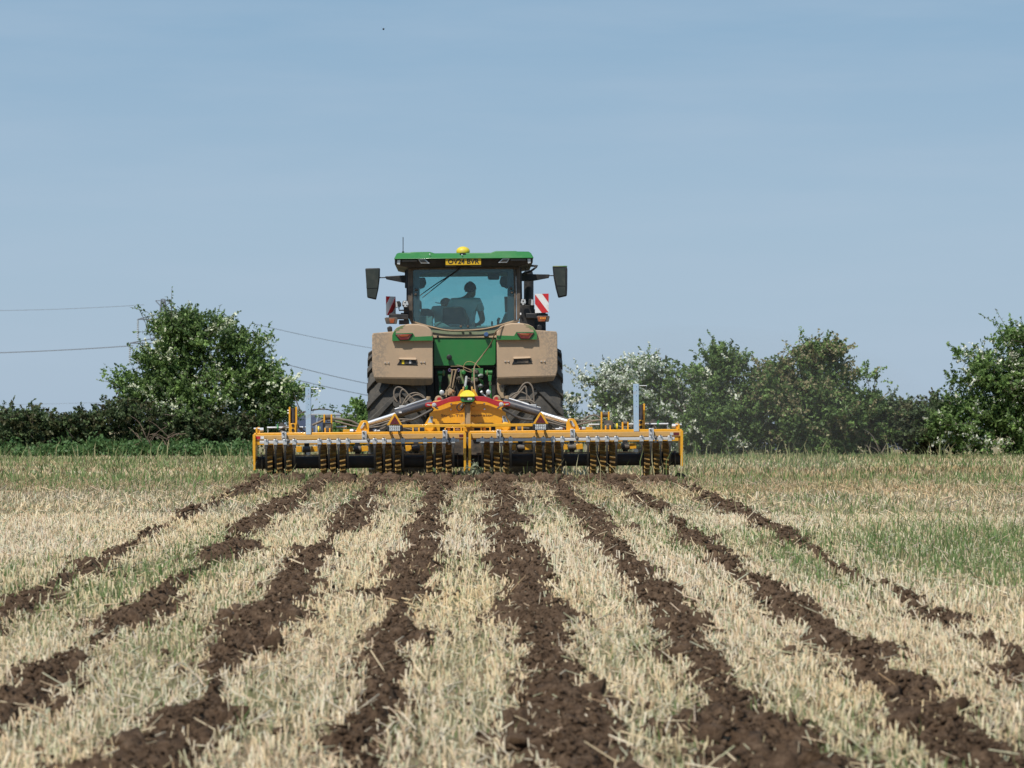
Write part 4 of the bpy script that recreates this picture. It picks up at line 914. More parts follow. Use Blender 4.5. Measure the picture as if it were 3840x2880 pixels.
# left-half pixel measures: beam y at left end 1633..1652, so give everything in level pixels
def LV(px, py): return (px, py - ANG * (px - 1750) * 1.0)   # level row -> photo row on the leaning machine
class LB(MB):
    "MB whose pixel rows are level rows (machine upright), measured at mid-width"
    def pb(s, a, b_, c, d_, Y, d):
        x = (a + c) / 2; o = -ANG * (x - 1750); return MB.pb(s, a, b_ + o, c, d_ + o, Y, d)
    def prism(s, pts, Y, d, dYs=None): return MB.prism(s, [LV(*p) for p in pts], Y, d, dYs)
def N(px, py, Y): return M(*LV(px, py), Y)
def mr(px): return 2 * CX - px
def pair(make, name, mat, parent, **k):
    r_ = []
    for f in (lambda x: x, mr):
        b = LB(); make(b, f); r_.append(b.build(name, mat, parent, **k))
    return r_
def PB(b, f, x0, y0, x1, y1, Y, d): return b.pb(min(f(x0), f(x1)), y0, max(f(x0), f(x1)), y1, Y, d)

# rows below are level rows: photo row on the left (px 950) minus 7.5, at centre +0
beams = []
for x0, x1 in ((948, 1748), (1757, 2562)):
    b = LB(); b.pb(x0, 1625, x1, 1644, 39.78, .14)
    bm = b.build('main_beam', MT['yellow_dusty'], U, bevel=.006); beams.append(bm)
    b = LB(); b.pb(x0 + 4, 1616, x1 - 4, 1634, 39.95, .14); b.build('rear_tube', MT['yellow'], bm, bevel=.008)
    b = LB(); b.pb(x0 + 2, 1644.5, x1 - 2, 1649, 39.84, .2); b.build('beam_flange', MT['yellow'], bm)
    for px in ((x0, x1 - 10) if x0 < 1000 else (x0, x1 - 10)):
        outer = px in (948, 2552)
        b = LB(); b.prism([(px, 1622), (px + 10, 1622), (px + (9 if px > 1755 else 10), 1756), (px + (2 if px < 1755 else 0), 1756 if outer else 1770)], 39.74, .035)
        b.build('end_plate', MT['yellow'], U, bevel=.003)
        b = LB(); b.pb(px, 1644, px + 10, 1715, 39.78, .42); b.build('end_cheek', MT['yellow'], U, bevel=.003)
    sx = x0 + 8 if x0 < 1000 else x1 - 36
    b = LB(); b.pb(sx, 1629, sx + 20, 1639, 39.775, .006); b.build('reflector', MT['reflector'] if x0 > 1000 else MT['redfilm'], bm)
    b = LB(); b.pb(sx + (21 if x0 < 1000 else -13), 1629, sx + (34 if x0 < 1000 else -1), 1639, 39.775, .006); b.build('sticker', MT['white'] if x0 < 1000 else MT['silver'], bm)
    if x0 < 1000:
        b = LB(); b.pb(1722, 1629, 1742, 1638, 39.775, .006); b.build('reflector', MT['reflector'], bm)
    # deep yellow hanging brackets and skid frame below the beam
    for px in (1150, 1340, 1560, 1952, 2145, 2345):
        if x0 < px < x1:
            b = LB().prism([(px - 40, 1668), (px - 18, 1668), (px - 15, 1690), (px - 38, 1690)], 40.6, .05).prism([(px + 16, 1668), (px + 40, 1668), (px + 42, 1688), (px + 14, 1690)], 40.6, .05)
            b.build('hanging_bracket', MT['yellow'], U, bevel=.004)
            b = LB().cyl(N(px - 14, 1680, 40.62), N(px + 14, 1680, 40.62), .045, n=14); b.build('pivot_roller', MT['steel'], U)
            b = LB(); b.pb(px - 9, 1655, px + 9, 1704, 40.65, .10); b.build('depth_arm', MT['dark'], U, bevel=.006)
    # front tool bar with one subsoil leg per row
    b = LB(); b.pb(x0 + 15, 1636, x1 - 15, 1662, 41.2, .16); b.build('front_tool_bar', MT['yellow'], U, bevel=.008)
    b = LB().cyl(N(x0 + 6, 1728, 40.2), N(x1 - 6, 1728, 40.2), .0875, n=28); rl_ = b.build('roller_tube', MT['roller'], U)
    for px in (x0 + 34, x1 - 34):
        LB().cyl(N(px, 1728, 40.2), N(px + 5, 1728, 40.2), .112, n=24).build('bearing_flange', MT['steel'], rl_, bevel=.003)
    b = LB(); b.pb(x0 + 30, 1699, x1 - 30, 1704, 40.26, .06); b.build('wiper_board', MT['duststrip'], rl_)

groups = [1050, 1250, 1457, 1646, 1861, 2055, 2257, 2458]
# one toothed ring, shared by all; local x = axle
b = MB()
nt_ = 22
for i in range(nt_):
    a0 = 2 * math.pi * i / nt_
    def q(x, r, a): return (x, -math.cos(a) * r, math.sin(a) * r)
    vs_ = []
    for x, sh in ((-.041, -.035), (.041, .035)):
        vs_ += [q(x, .170, a0 + sh - .13), q(x, .258, a0 + sh - .02), q(x, .258, a0 + sh + .045), q(x, .170, a0 + sh + .06)]
    b.add(vs_, [(3, 2, 1, 0), (4, 5, 6, 7), (0, 1, 5, 4), (1, 2, 6, 5), (2, 3, 7, 6), (3, 0, 4, 7)])
ring0 = b.build('toothed_ring', MT['ring'], U, smooth=False)
drum0 = MB().rev((-.036, 0, 0), (.036, 0, 0), [(0, .09), (0, .196), (.006, .20), (.066, .20), (.072, .196), (.072, .09)], 36).build('ring_drum', paint('earth_caked_drum', (.22, .14, .045), .8, dust=.6, scale=12, dustcol=(.09, .06, .035), bump=.4), ring0)
# scraper: galvanised clamp on the bar, dark curved blade below
b = LB(); b.pb(-7.5 + 1750, 1640, 7.5 + 1750, 1662, 39.585, .075); b.v = [tuple(np.array(v_) - N(1750, 1650, 39.6)) for v_ in b.v]
clamp0 = b.build('scraper_clamp', MT['silver'], U, bevel=.005)
b = MB().rev((0, -.025, .045), (0, -.04, .045), [(0, .010), (.012, .010), (.016, .006)], 8); bolt0 = b.build('clamp_bolt', MT['steel'], clamp0)
b = MB(); vs_ = []; fs = []
prof = [(-.005, -.045), (-.02, -.075), (-.02, -.12), (.0, -.22), (.05, -.31), (.10, -.38)]
for y, z in prof:
    for x in (-.014, .014): vs_ += [(x, y - .006, z), (x, y + .008, z - .004)]
for i in range(len(prof) - 1):
    o_ = i * 4; fs += [(o_, o_ + 4, o_ + 6, o_ + 2), (o_ + 1, o_ + 3, o_ + 7, o_ + 5), (o_, o_ + 1, o_ + 5, o_ + 4), (o_ + 2, o_ + 6, o_ + 7, o_ + 3)]
fs += [(0, 2, 3, 1)]
b.add(vs_, fs); b.box((-.022, -.02, -.085), (.022, .03, -.035)); blade0 = b.build('scraper_blade', paint('black_scraper_steel', (.03, .028, .026), .6, dust=.3, scale=14, dustcol=(.09, .07, .05)), clamp0, bevel=.003)
first = True
for g, gx in enumerate(groups):
    for dx in (-35, 1, 37):
        o = ring0
        if not (first and dx == -35): o = share(ring0, U); share(drum0, o)
        o.location = N(gx + dx, 1728, 40.2); o.rotation_euler = (random.random() * 6, 0, 0); o.scale = (1 if gx < 1755 else -1, 1, 1)
    for dx in (-52, -17, 19, 54):
        if first and dx == -52: c_ = clamp0; b_ = bolt0; l_ = blade0
        else:
            c_ = share(clamp0, U); b_ = share(bolt0, c_); l_ = share(blade0, c_)
        c_.location = N(gx + dx, 1651, 39.6)
        first = first and dx != -52 and False
    # subsoil leg and point in front of the rings
    b = LB(); b.prism([(gx - 6, 1640), (gx + 8, 1640), (gx + 9, 1740), (gx + 7, 1796), (gx - 6, 1796), (gx - 7, 1740)], 41.25, .12); b.build('subsoil_leg', MT['dark_dusty'], U, bevel=.004)
    b = MB().rev(N(gx - 30, 1745, 40.75), N(gx - 24, 1745, 40.75), [(0, .19), (.012, .19)], 28); b.build('cutting_disc', MT['steel'], U)
    b = MB().rev(N(gx + 26, 1745, 40.75), N(gx + 32, 1745, 40.75), [(0, .19), (.012, .19)], 28); b.build('cutting_disc', MT['steel'], U)
for x0, x1 in ((974, 1722), (1786, 2530)):
    b = LB(); b.pb(x0, 1646, x1, 1657, 39.615, .05); b.build('scraper_bar', MT['bar'], U, bevel=.005)
for px in (1065, 1366, 1669, 1871, 2148, 2443):
    b = LB(); b.pb(px - 9, 1612, px + 3, 1645, 39.70, .08); b.pb(px + 3.5, 1613, px + 9, 1646, 39.71, .07); br = b.build('bar_bracket', MT['silver'], U, bevel=.006)
    for py in (1618, 1638): MB().rev(N(px - 3, py, 39.70), N(px - 3, py, 39.67), [(0, .013), (.014, .013), (.018, .008)], 8).build('bracket_bolt', MT['steel'], br)
    s = 1
    b = MB().rev(N(px + 16, 1640, 39.62), N(px + 16, 1668, 39.62), [(0, .012), (.01, .022), (.03, .026), (.04, .012), (.07, .012), (.075, .03), (.10, .026)], 10); b.build('adjuster_bolt', MT['steel'], br)

# --- things that stand on the beam (left measured, right mirrored)
def f_(b, f):
    PB(b, f, 965, 1594, 975, 1625, 39.98, .05); PB(b, f, 959, 1597, 966, 1621, 39.95, .05)
pair(f_, 'end_bracket', MT['yellow'], U, bevel=.003)
for f in (lambda x: x, mr):
    dS, dP, dI = (0, 0, 0) if f(0) == 0 else (34, -6, -9)
    MB().cyl(N(f(952), 1600, 39.98), N(f(988), 1600, 39.98), .014, n=10).rev(N(f(975), 1604, 39.98), N(f(990), 1604, 39.98), [(0, .03), (.05, .026)], 10).build('end_pin', MT['silver'], U)
    for q0_, q1_ in ((1002, 1104), (1113, 1150), (1260, 1300)): MB().cyl(N(f(q0_), 1597, 40.5), N(f(q1_), 1597, 40.5), .015, n=12).build('turnbuckle_bar', MT['silver'], U)
    for q0_ in (1005, 1291, 1298): MB().cyl(N(f(q0_), 1592, 40.5), N(f(q0_), 1619, 40.5), .006, n=8).build('lock_rod', MT['silver'], U)
    MB().rev(N(f(1039), 1597, 40.5), N(f(1046), 1597, 40.5), [(0, .03), (.02, .034)], 10).box(tuple(N(f(1040), 1597, 40.5) - np.array((.006, .01, 0))), tuple(N(f(1040), 1582, 40.5) + np.array((.012, .01, 0)))).build('green_handle', paint('green_plastic', (.02, .22, .05), .5, dust=.2), U)
    MB().rev(N(f(1058), 1618, 40.55), N(f(1058), 1578, 40.55), [(0, .05), (.07, .045), (.09, .03), (.15, .03)], 12).box(tuple(N(f(1058), 1590, 40.55) - np.array((.05, .03, .02))), tuple(N(f(1058), 1590, 40.55) + np.array((.05, .03, .02)))).build('valve_block', MT['steel'], U)
    b = LB(); b.v = []
    lo, hi = sorted((f(1083) + dP, f(1089) + dP)); b.prism([(lo, 1521), (lo + 3, 1519), (hi, 1521), (hi, 1618), (lo, 1618)], 40.22, .12)
    lo, hi = sorted((f(1108) + dP, f(1114) + dP)); b.prism([(lo, 1521), (lo + 3, 1519), (hi, 1521), (hi, 1618), (lo, 1618)], 40.22, .12)
    post = b.build('post_plate', MT['yellow'], U, bevel=.003)
    lo, hi = sorted((f(1089) + dP, f(1110) + dP)); LB().pb(lo, 1581, hi, 1617, 40.20, .03).build('post_web', MT['yellow'], post, bevel=.003)
    for py in (1589.5, 1607): MB().cyl(N(f(1099) + dP, py, 40.19), N(f(1099) + dP, py, 40.21), .022, n=14).build('web_hole', MT['ink'], post)
    MB().cyl(N(f(1099) + dP, 1581, 40.29), N(f(1099) + dP, 1524, 40.29), .038, n=20).build('lift_cylinder', MT['cylinder'], U)
    for py in (1535, 1545):
        for q_ in (1081, 1116): MB().cyl(N(f(q_) + dP - 3, py - 2, 40.26), N(f(q_) + dP + 3, py - 2, 40.26), .010, n=8).build('post_bolt', MT['silver'], post)
    # pale blue stand
    lo, hi = sorted((f(1146) + dS, f(1166) + dS)); b = LB(); b.pb(lo, 1445.5, hi, 1624, 39.93, .02 if False else .075); st = b.build('stand_leg', MT['stand'], U, bevel=.004)
    for py in (1456, 1470, 1490, 1510, 1530): MB().cyl(N((lo + hi) / 2 + 1, py, 39.932), N((lo + hi) / 2 + 1, py, 39.926), .004, n=8).build('pin_hole', MT['ink'], st)
    MB().cyl(N(hi - 2, 1452.5, 39.96), N(hi + 29, 1452.5, 39.96), .006, n=8).cyl(N(hi + 29, 1450, 39.96), N(hi + 29, 1455.5, 39.96), .006, n=8).build('stand_pin', MT['silver'], st)
    lo, hi = sorted((f(1148) + dS, f(1164) + dS)); LB().pb(lo, 1690, hi, 1702, 40.0, .07).build('stand_foot', MT['silver'], st, bevel=.004)
    # inner roller posts
    b = LB()
    for a_, c_ in ((1213, 1219), (1240, 1246)):
        lo, hi = sorted((f(a_) + dI, f(c_) + dI)); b.prism([(lo, 1550), (lo + 3, 1548), (hi, 1550), (hi, 1620), (lo, 1620)], 40.3, .10)
    rp_ = b.build('roller_post', MT['yellow'], U, bevel=.003)
    lo, hi = sorted((f(1218) + dI, f(1241) + dI)); MB().cyl(N(lo, 1560, 40.35), N(hi, 1560, 40.35), .034, n=18).build('guide_roller', MT['dark_dusty'], rp_)
    MB().rev(N(f(1227), 1606, 40.25), N(f(1227), 1606, 40.18), [(0, .05), (.04, .05), (.05, .03), (.07, .03)], 14).box(tuple(N(f(1227), 1602, 40.3) - np.array((.06, .05, .05))), tuple(N(f(1227), 1602, 40.3) + np.array((.06, .05, .08)))).build('valve_body', MT['steel'], U)
    b = LB()
    for a_, c_ in ((1170, 1174), (1234, 1239), (1217, 1222)):
        lo, hi = sorted((f(a_), f(c_))); b.pb(lo, 1600, hi, 1624, 40.05, .06)
    b.build('stud_plate', MT['yellow'], U, bevel=.002)
    lo, hi = sorted((f(1286), f(1318))); LB().pb(lo, 1606, hi, 1619, 40.4, .1).build('small_bracket', MT['yellow'], U, bevel=.003)
    for a_ in (1312, 1398): MB().rev(N(f(a_), 1612, 40.2), N(f(a_ + 16), 1612, 40.2), [(0, .022), (.02, .03), (.05, .03), (.052, .014), (.10, .014)], 10).build('hose_fitting', MT['silver'], U)
    for a_ in (1325, 1389): MB().rev(N(f(a_), 1612, 40.2), N(f(a_ + 8), 1612, 40.2), [(0, .02), (.03, .02)], 10).build('red_fitting', MT['redlamp'], U)
    MB().rev(N(f(1192), 1607, 40.4), N(f(1198), 1607, 40.4), [(0, .055), (.02, .055)], 16).build('hose_reel', MT['label_y'], U)
    MB().rev(N(f(1199), 1607, 40.4), N(f(1203), 1607, 40.4), [(0, .045), (.015, .045)], 16).build('hose_reel', MT['green_dusty'], U)
    # lug that takes the cylinder rod
    b = LB(); b.prism([(f(x), y) for x, y in ((1330, 1622), (1350, 1580), (1355, 1574.5), (1363, 1572.5), (1373, 1573), (1380, 1578), (1384, 1590), (1384, 1622))], 40.0, .06)
    lg = b.build('cylinder_lug', MT['yellow'], U, bevel=.006)
    b = LB(); b.prism([(f(x), y) for x, y in ((1352, 1598), (1363, 1581), (1372, 1581), (1372, 1586), (1358, 1604), (1352, 1604))], 39.98, .03); b.build('lug_link', MT['silver'], lg, bevel=.004)
    b = MB().cyl(N(f(1368), 1585, 40.0), N(f(1368), 1585, 39.96), .016, n=10); b.build('lug_pin', MT['steel'], lg)
    # folding cylinder
    p0 = N(f(1376), 1585, 40.12); p1 = N(f(1482), 1551, 40.22); p2 = N(f(1618), 1511, 40.34)
    MB().rev(p1, p2, [(0, .045), (.005, .060), (.55, .060), (float(np.linalg.norm(p2 - p1)), .060)], 24).build('folding_cylinder', MT['cylinder'], U, label='dark grey folding cylinder')
    MB().cyl(p0, p1 + (p2 - p1) * .02, .027, n=18).build('piston_rod', MT['chrome'], U)
    MB().tube([N(f(1384), 1590, 40.2), N(f(1478), 1563, 40.3)], .008, 8, 1).build('steel_pipe', paint('copper_pipe', (.45, .25, .10), .4, metal=.6, dust=.3), U)
    if f(0) == 0:
        lo = N(1500, 1543.5, 40.23); MB().box(tuple(lo + np.array((-.015, -.065, -.012))), tuple(lo + np.array((.025, -.062, .010)))).build('sticker', MT['white'], U)
    # counterbalance valve and thin strut above the cylinder
    MB().tube([N(f(1480), 1532, 40.7), N(f(1500), 1527, 40.7)], .012, 8, 1).box(tuple(N(f(1513), 1525, 40.7) - np.array((.06, .03, .02))), tuple(N(f(1513), 1525, 40.7) + np.array((.06, .03, .024)))).build('check_valve', MT['silver'], U, bevel=.004)
    MB().tube([N(f(1525), 1520, 40.7), N(f(1560), 1508, 40.75), N(f(1599), 1496, 40.8)], (.016, .012), 10, 1).build('strut', MT['silver'], U)
    MB().rev(N(f(1606), 1500, 40.8), N(f(1608), 1484, 40.8), [(0, .03), (.02, .034), (.05, .034), (.055, .02)], 10).build('hose_fitting', MT['duststrip'], U)
    # red warning triangle and lamp
    b = LB(); b.prism([(f(x), y) for x, y in ((1480, 1547.5), (1484, 1550), (1509.5, 1592), (1450.5, 1592), (1476, 1550))], 39.47, .03); tr_ = b.build('triangle_mount', MT['yellow'], U, bevel=.003)
    LB().prism([(f(x), y) for x, y in ((1480.5, 1556), (1500, 1589), (1461, 1589))], 39.462, .02).build('red_triangle', MT['reflector'], tr_, bevel=.002)
    for py in (1563, 1581): MB().cyl(N(f(1480.5), py, 39.462), N(f(1480.5), py, 39.454), .006, n=8).build('rivet', MT['steel'], tr_)
    lo, hi = sorted((f(1452), f(1511))); b = LB(); b.pb(lo, 1592.5, hi, 1616.5, 39.45, .07); lm = b.build('rear_lamp', MT['dark'], U, bevel=.014, seg=3)
    lo, hi = sorted((f(1460), f(1501)))
    for r_ in range(2):
        for c_ in range(6):
            LB().pb(lo + (hi - lo) * c_ / 6 + .4, 1594.5 + r_ * 10.2, lo + (hi - lo) * (c_ + 1) / 6 - .4, 1604 + r_ * 10.2, 39.44, .02).build('lens_cell', MT['lens'], lm, bevel=.003)
    b = LB(); lo, hi = sorted((f(1460), f(1467))); b.pb(lo, 1614, hi, 1626, 39.53, .5); lo, hi = sorted((f(1493), f(1500))); b.pb(lo, 1614, hi, 1626, 39.53, .5); b.build('lamp_foot', MT['yellow'], lm)
    # links and lower eyes of the headstock
    b = LB(); b.prism([(f(x), y) for x, y in ((1614, 1561), (1623, 1561), (1624, 1566), (1621, 1592), (1603, 1592), (1604, 1584))], 40.17, .04); b.build('grey_link', MT['stand'], U, bevel=.004, label='pale grey steel link plate')
    MB().rev(N(f(1618), 1564, 40.17), N(f(1618), 1564, 40.12), [(0, .018), (.04, .018), (.05, .01)], 10).build('link_bolt', MT['steel'], U)
    MB().rev(N(f(1612), 1602, 40.3), N(f(1612), 1602, 40.1), [(0, .07), (.2, .07), (.22, .05)], 20).build('pivot_boss', MT['yellow'], U)
    # brackets with hose ends beside the crossbar
    b = LB()
    for a_, c_ in ((1546, 1552), (1568, 1574)):
        lo, hi = sorted((f(a_), f(c_))); b.pb(lo, 1600, hi, 1625, 40.1, .06)
    b.build('stud_plate', MT['yellow'], U, bevel=.002)
    MB().cyl(N(f(1552), 1611, 40.16), N(f(1568), 1611, 40.16), .04, n=14).build('pivot_roller', MT['dark_dusty'], U)

# --- headstock: plate with lettering, red arms, mast, crossbar
half = [(1591, 1592), (1598, 1580), (1610, 1560), (1611, 1549), (1624, 1540), (1628, 1532), (1620, 1527), (1616, 1510), (1628, 1502), (1660, 1500), (1692, 1488), (1754, 1486)]
full = half + [(mr(x), y) for x, y in half[:-1][::-1]]
full = full + [(1858, 1592), (1846, 1586.5), (1792, 1586.5), (1772, 1592), (1736, 1592), (1722, 1586.5), (1662, 1586.5), (1650, 1592)]
b = LB(); b.prism(full, 40.25, .05); hs = b.build('headstock_plate', MT['yellow'], U, bevel=.004)
b = LB()
for x0, x1 in ((1592, 1650), (1736, 1772), (1858, 1916)): b.pb(x0, 1592.5, x1, 1618, 40.25, .05)
b.build('headstock_foot', MT['yellow'], U, bevel=.004)
text('Strip-Till Preparator', 1654, 1552.5, 1852, 1565, 40.246, MT['brownink'], hs, bold=.012)
for f in (lambda x: x, mr):
    lo, hi = sorted((f(1690), f(1741))); b = LB(); b.pb(lo, 1515, hi, 1538, 40.235, .012); cv = b.build('cover_plate', MT['yellow'], hs, bevel=.003)
    for px, py in ((1692, 1515), (1691, 1535), (1740, 1514)):
        MB().rev(N(f(px), py, 40.235), N(f(px), py, 40.21), [(0, .014), (.014, .014), (.02, .008)], 8).build('cover_bolt', MT['silver'], cv)
    arm = [(1594, 1517), (1595, 1512), (1600, 1508.5), (1640, 1505), (1664, 1497), (1690, 1487), (1735, 1485), (1735, 1502.5), (1684, 1508), (1636, 1527), (1602, 1524.5), (1596, 1522)]
    b = LB(); b.prism([(f(x), y) for x, y in arm], 40.15, .03); ra = b.build('red_arm', MT['red'], U, bevel=.004)
    MB().rev(N(f(1628), 1518, 40.15), N(f(1628), 1518, 40.09), [(0, .032), (.02, .032), (.022, .02), (.05, .02), (.06, .014)], 16).build('arm_pin', MT['silver'], ra)
    b = LB(); b.prism([(f(x), y) for x, y in ((1600, 1514), (1612, 1515), (1613, 1520), (1601, 1518))], 40.14, .012); b.build('arm_slot', MT['silver'], ra)
    b = LB(); b.prism([(f(x), y) for x, y in ((1613, 1514.5), (1622, 1515), (1622, 1520), (1613, 1520))], 40.142, .012); b.build('arm_window', MT['yellow'], ra)
    b = LB(); b.prism([(f(x), y) for x, y in ((1632, 1525), (1642, 1527), (1645, 1533), (1640, 1534.5), (1630, 1528))], 40.12, .02); b.build('lock_tab', MT['steel'], ra, bevel=.004)
    MB().rev(N(f(1645), 1497, 40.4), N(f(1645), 1497, 40.32), [(0, .055), (.05, .055), (.06, .04)], 18).build('end_disc', MT['duststrip'], hs)
    MB().rev(N(f(1647), 1497, 40.32), N(f(1647), 1497, 40.29), [(0, .032), (.03, .028)], 16).build('red_cap', MT['red'], hs)
    b = LB(); b.prism([(f(x), y) for x, y in ((1714, 1488), (1728, 1462), (1737, 1458), (1742, 1470), (1732, 1490))], 40.5, .06); b.build('mast_plate', MT['yellow'], U, bevel=.004)
    b = LB(); lo, hi = sorted((f(1735), f(1741))); b.pb(lo, 1450, hi, 1466, 40.3, .1); b.build('mast_ear', MT['yellow_dusty'], U, bevel=.004)
b = LB(); b.pb(1744, 1508, 1763, 1590, 39.98, .05); b.pb(1742.3, 1509, 1744, 1590, 39.96, .26).pb(1763, 1509, 1764.7, 1590, 39.96, .26)
b.prism([(1724, 1591), (1735, 1585), (1742, 1578), (1742, 1591)], 39.99, .03).prism([(1765, 1578), (1772, 1585), (1783, 1591), (1765, 1591)], 39.99, .03)
b.build('mast', MT['yellow_dusty'], U, bevel=.002, label='dust covered square mast')
b = LB(); b.pb(1744.5, 1509, 1762.5, 1589, 39.975, .004); b.build('mast_dust', MT['duststrip'], U)
b = LB(); b.pb(1509, 1590, 1999, 1601, 39.46, .08); cb = b.build('crossbar', MT['yellow'], U, bevel=.004)
for px in (1744, 1766): LB().prism([(px - 2, 1588), (px, 1588), (px + 4, 1599), (px - 2, 1597)], 39.43, .04).build('crossbar_gusset', MT['yellow'], cb, bevel=.002)
# boxed lattice under the crossbar
b = LB(); b.pb(1670, 1601.5, 1842, 1604, 40.12, .08).pb(1672, 1617, 1840, 1621, 40.10, .1)
for px in (1670, 1703, 1730, 1775, 1805, 1838): b.pb(px - 3, 1604.2, px + 3, 1616.8, 40.12, .08)
b.build('lattice_box', MT['yellow'], U, bevel=.003)
for px in (1683, 1817): MB().cyl(N(px, 1610, 40.20), N(px, 1610, 40.16), .022, n=12).build('lattice_boss', MT['yellow'], U)
b = LB(); b.pb(1640, 1602, 1870, 1622, 40.31, .05); b.build('lattice_backing', MT['dark'], U)
b = LB(); b.pb(1640, 1640, 1745, 1712, 40.9, .3).pb(1765, 1640, 1870, 1712, 40.9, .3).pb(1746, 1640, 1764, 1735, 41.0, .2); b.build('centre_shade_fill', MT['dark_dusty'], U, bevel=.02)  # dark boxes added in the middle gap, standing in for shade
MB().rev(N(1708, 1611, 40.15), N(1726, 1611, 40.15), [(0, .025), (.03, .03), (.06, .02)], 10).build('rusty_coupler', paint('rusty_steel', (.22, .10, .05), .7, dust=.4), U)
b = LB(); b.pb(1748, 1601, 1750.5, 1640, 40.3, .03).pb(1753.5, 1601, 1756, 1640, 40.3, .03); b.build('centre_hinge', MT['bar'], U)
b = LB(); b.pb(1750, 1715, 1756, 1775, 39.9, .03); b.build('centre_scraper', MT['duststrip'], U)
# implement receiver
c_ = N(1752.5, 1489, 40.0)
b = LB(); b.prism([(1724, 1489), (1724, 1481), (1728, 1474), (1738, 1466), (1747, 1462.5), (1758, 1462.5), (1767, 1466), (1777, 1474), (1781, 1481), (1781, 1489)], 39.86, .24, dYs=[0, 0, .03, .08, .11, .11, .08, .03, 0, 0]); dm = b.build('guidance_receiver', MT['dome'], U, bevel=.012, seg=3)
b = LB(); b.prism([(1726, 1489.5), (1779, 1489.5), (1780, 1500), (1774, 1508), (1732, 1508), (1727, 1500)], 39.88, .20); b.build('receiver_base', MT['green'], dm, bevel=.008)
b = LB().pb(1740, 1491, 1754, 1500, 39.874, .01); b.build('receiver_port', MT['ink'], dm)
b = LB().pb(1754, 1492, 1770, 1500, 39.872, .01); b.build('receiver_label', MT['white'], dm)
b = LB().pb(1757, 1495.5, 1768, 1497.5, 39.8695, .004); b.build('label_print', MT['ink'], dm)
b = LB(); b.pb(1737, 1508.5, 1772, 1513, 39.90, .06); b.build('receiver_bracket', MT['dark'], U, bevel=.004)
b = MB().tube([N(x, y, 39.92) for x, y in ((1742, 1511), (1726, 1512), (1715, 1522), (1714, 1532), (1722, 1540), (1732, 1534), (1742, 1520))], .0075, 8); b.build('receiver_cable', MT['dark'], U)
b = MB().rev(N(1728, 1530, 39.9), N(1734, 1516, 39.9), [(0, .016), (.03, .02), (.04, .014), (.07, .014)], 8); b.build('cable_plug', MT['steel'], U)
b = MB().tube([N(1770, 1526, 40.2), N(1781, 1523.5, 40.2)], .005, 6, 1); b.build('grease_pipe', MT['brownink'], U)

# --- hydraulic hoses
hs_ = [
 ([(1490, 1508), (1479, 1490), (1478, 1468), (1488, 1453), (1506, 1455), (1530, 1478), (1556, 1502)], 41.9, .012),
 ([(1503, 1512), (1500, 1480), (1508, 1462), (1520, 1466), (1538, 1490)], 41.8, .011),
 ([(1508, 1520), (1530, 1484), (1556, 1473), (1580, 1480), (1596, 1496)], 41.8, .010),
 ([(1520, 1510), (1540, 1490), (1566, 1480), (1592, 1494)], 41.7, .010),
 ([(1560, 1500), (1534, 1520), (1526, 1540)], 41.7, .012),
 ([(1903, 1508), (1935, 1480), (1962, 1442), (1982, 1436), (1996, 1452), (2001, 1480), (2002, 1506)], 41.9, .012),
 ([(1910, 1512), (1950, 1470), (1968, 1449), (1974, 1462), (1976, 1500)], 41.8, .012),
 ([(1898, 1505), (1920, 1482), (1950, 1470), (1975, 1480), (1990, 1500)], 41.8, .010),
 ([(1912, 1508), (1950, 1500), (1990, 1502), (2006, 1512)], 41.7, .010),
 ([(1985, 1505), (2020, 1535), (2060, 1560), (2120, 1580)], 41.6, .006),
 ([(1172, 1594), (1195, 1584), (1225, 1570), (1248, 1569), (1290, 1574), (1320, 1580), (1350, 1596)], 40.5, .016),
 ([(1226, 1579), (1246, 1578), (1290, 1588), (1330, 1598), (1352, 1600)], 40.45, .012),
 ([(1384, 1600), (1420, 1590), (1460, 1578), (1500, 1572), (1540, 1574)], 40.5, .011),
 ([(1384, 1604), (1430, 1598), (1460, 1587), (1520, 1580)], 40.45, .011),
 ([(1113, 1575), (1120, 1596), (1135, 1612), (1148, 1622)], 40.5, .010), ([(1114, 1586), (1122, 1604), (1132, 1618)], 40.45, .010),
 ([(1046, 1612), (1065, 1602), (1084, 1598)], 40.45, .010),
 ([(1410, 1610), (1432, 1608), (1446, 1600)], 40.2, .008), ([(1512, 1604), (1530, 1608), (1548, 1612)], 40.2, .010), ([(1512, 1600), (1532, 1602), (1548, 1606)], 40.2, .008),
 ([(2124, 1598), (2170, 1592), (2230, 1578), (2262, 1576)], 40.5, .012), ([(2124, 1590), (2100, 1588), (2060, 1574), (2030, 1562)], 40.5, .012), ([(2124, 1602), (2090, 1592), (2050, 1582)], 40.45, .011),
 ([(2170, 1600), (2190, 1574), (2210, 1560), (2235, 1558), (2252, 1570), (2258, 1580)], 40.6, .012),
 ([(2050, 1564), (2100, 1563), (2140, 1574), (2220, 1577), (2262, 1574)], 40.55, .012),
 ([(2270, 1580), (2300, 1588), (2330, 1602), (2372, 1598)], 40.45, .011),
 ([(2400, 1590), (2432, 1585), (2452, 1594), (2462, 1610), (2466, 1622)], 40.5, .010), ([(1560, 1606), (1590, 1604)], 40.3, .009),
 ([(1985, 1606), (1960, 1606), (1925, 1614)], 40.3, .010), ([(2070, 1606), (2092, 1612), (2104, 1616)], 40.2, .009),
]
for pts, Y, r_ in hs_: MB().tube([M(x, y, Y) for x, y in pts], r_, 8).build('hydraulic_hose', MT['hose'], U)
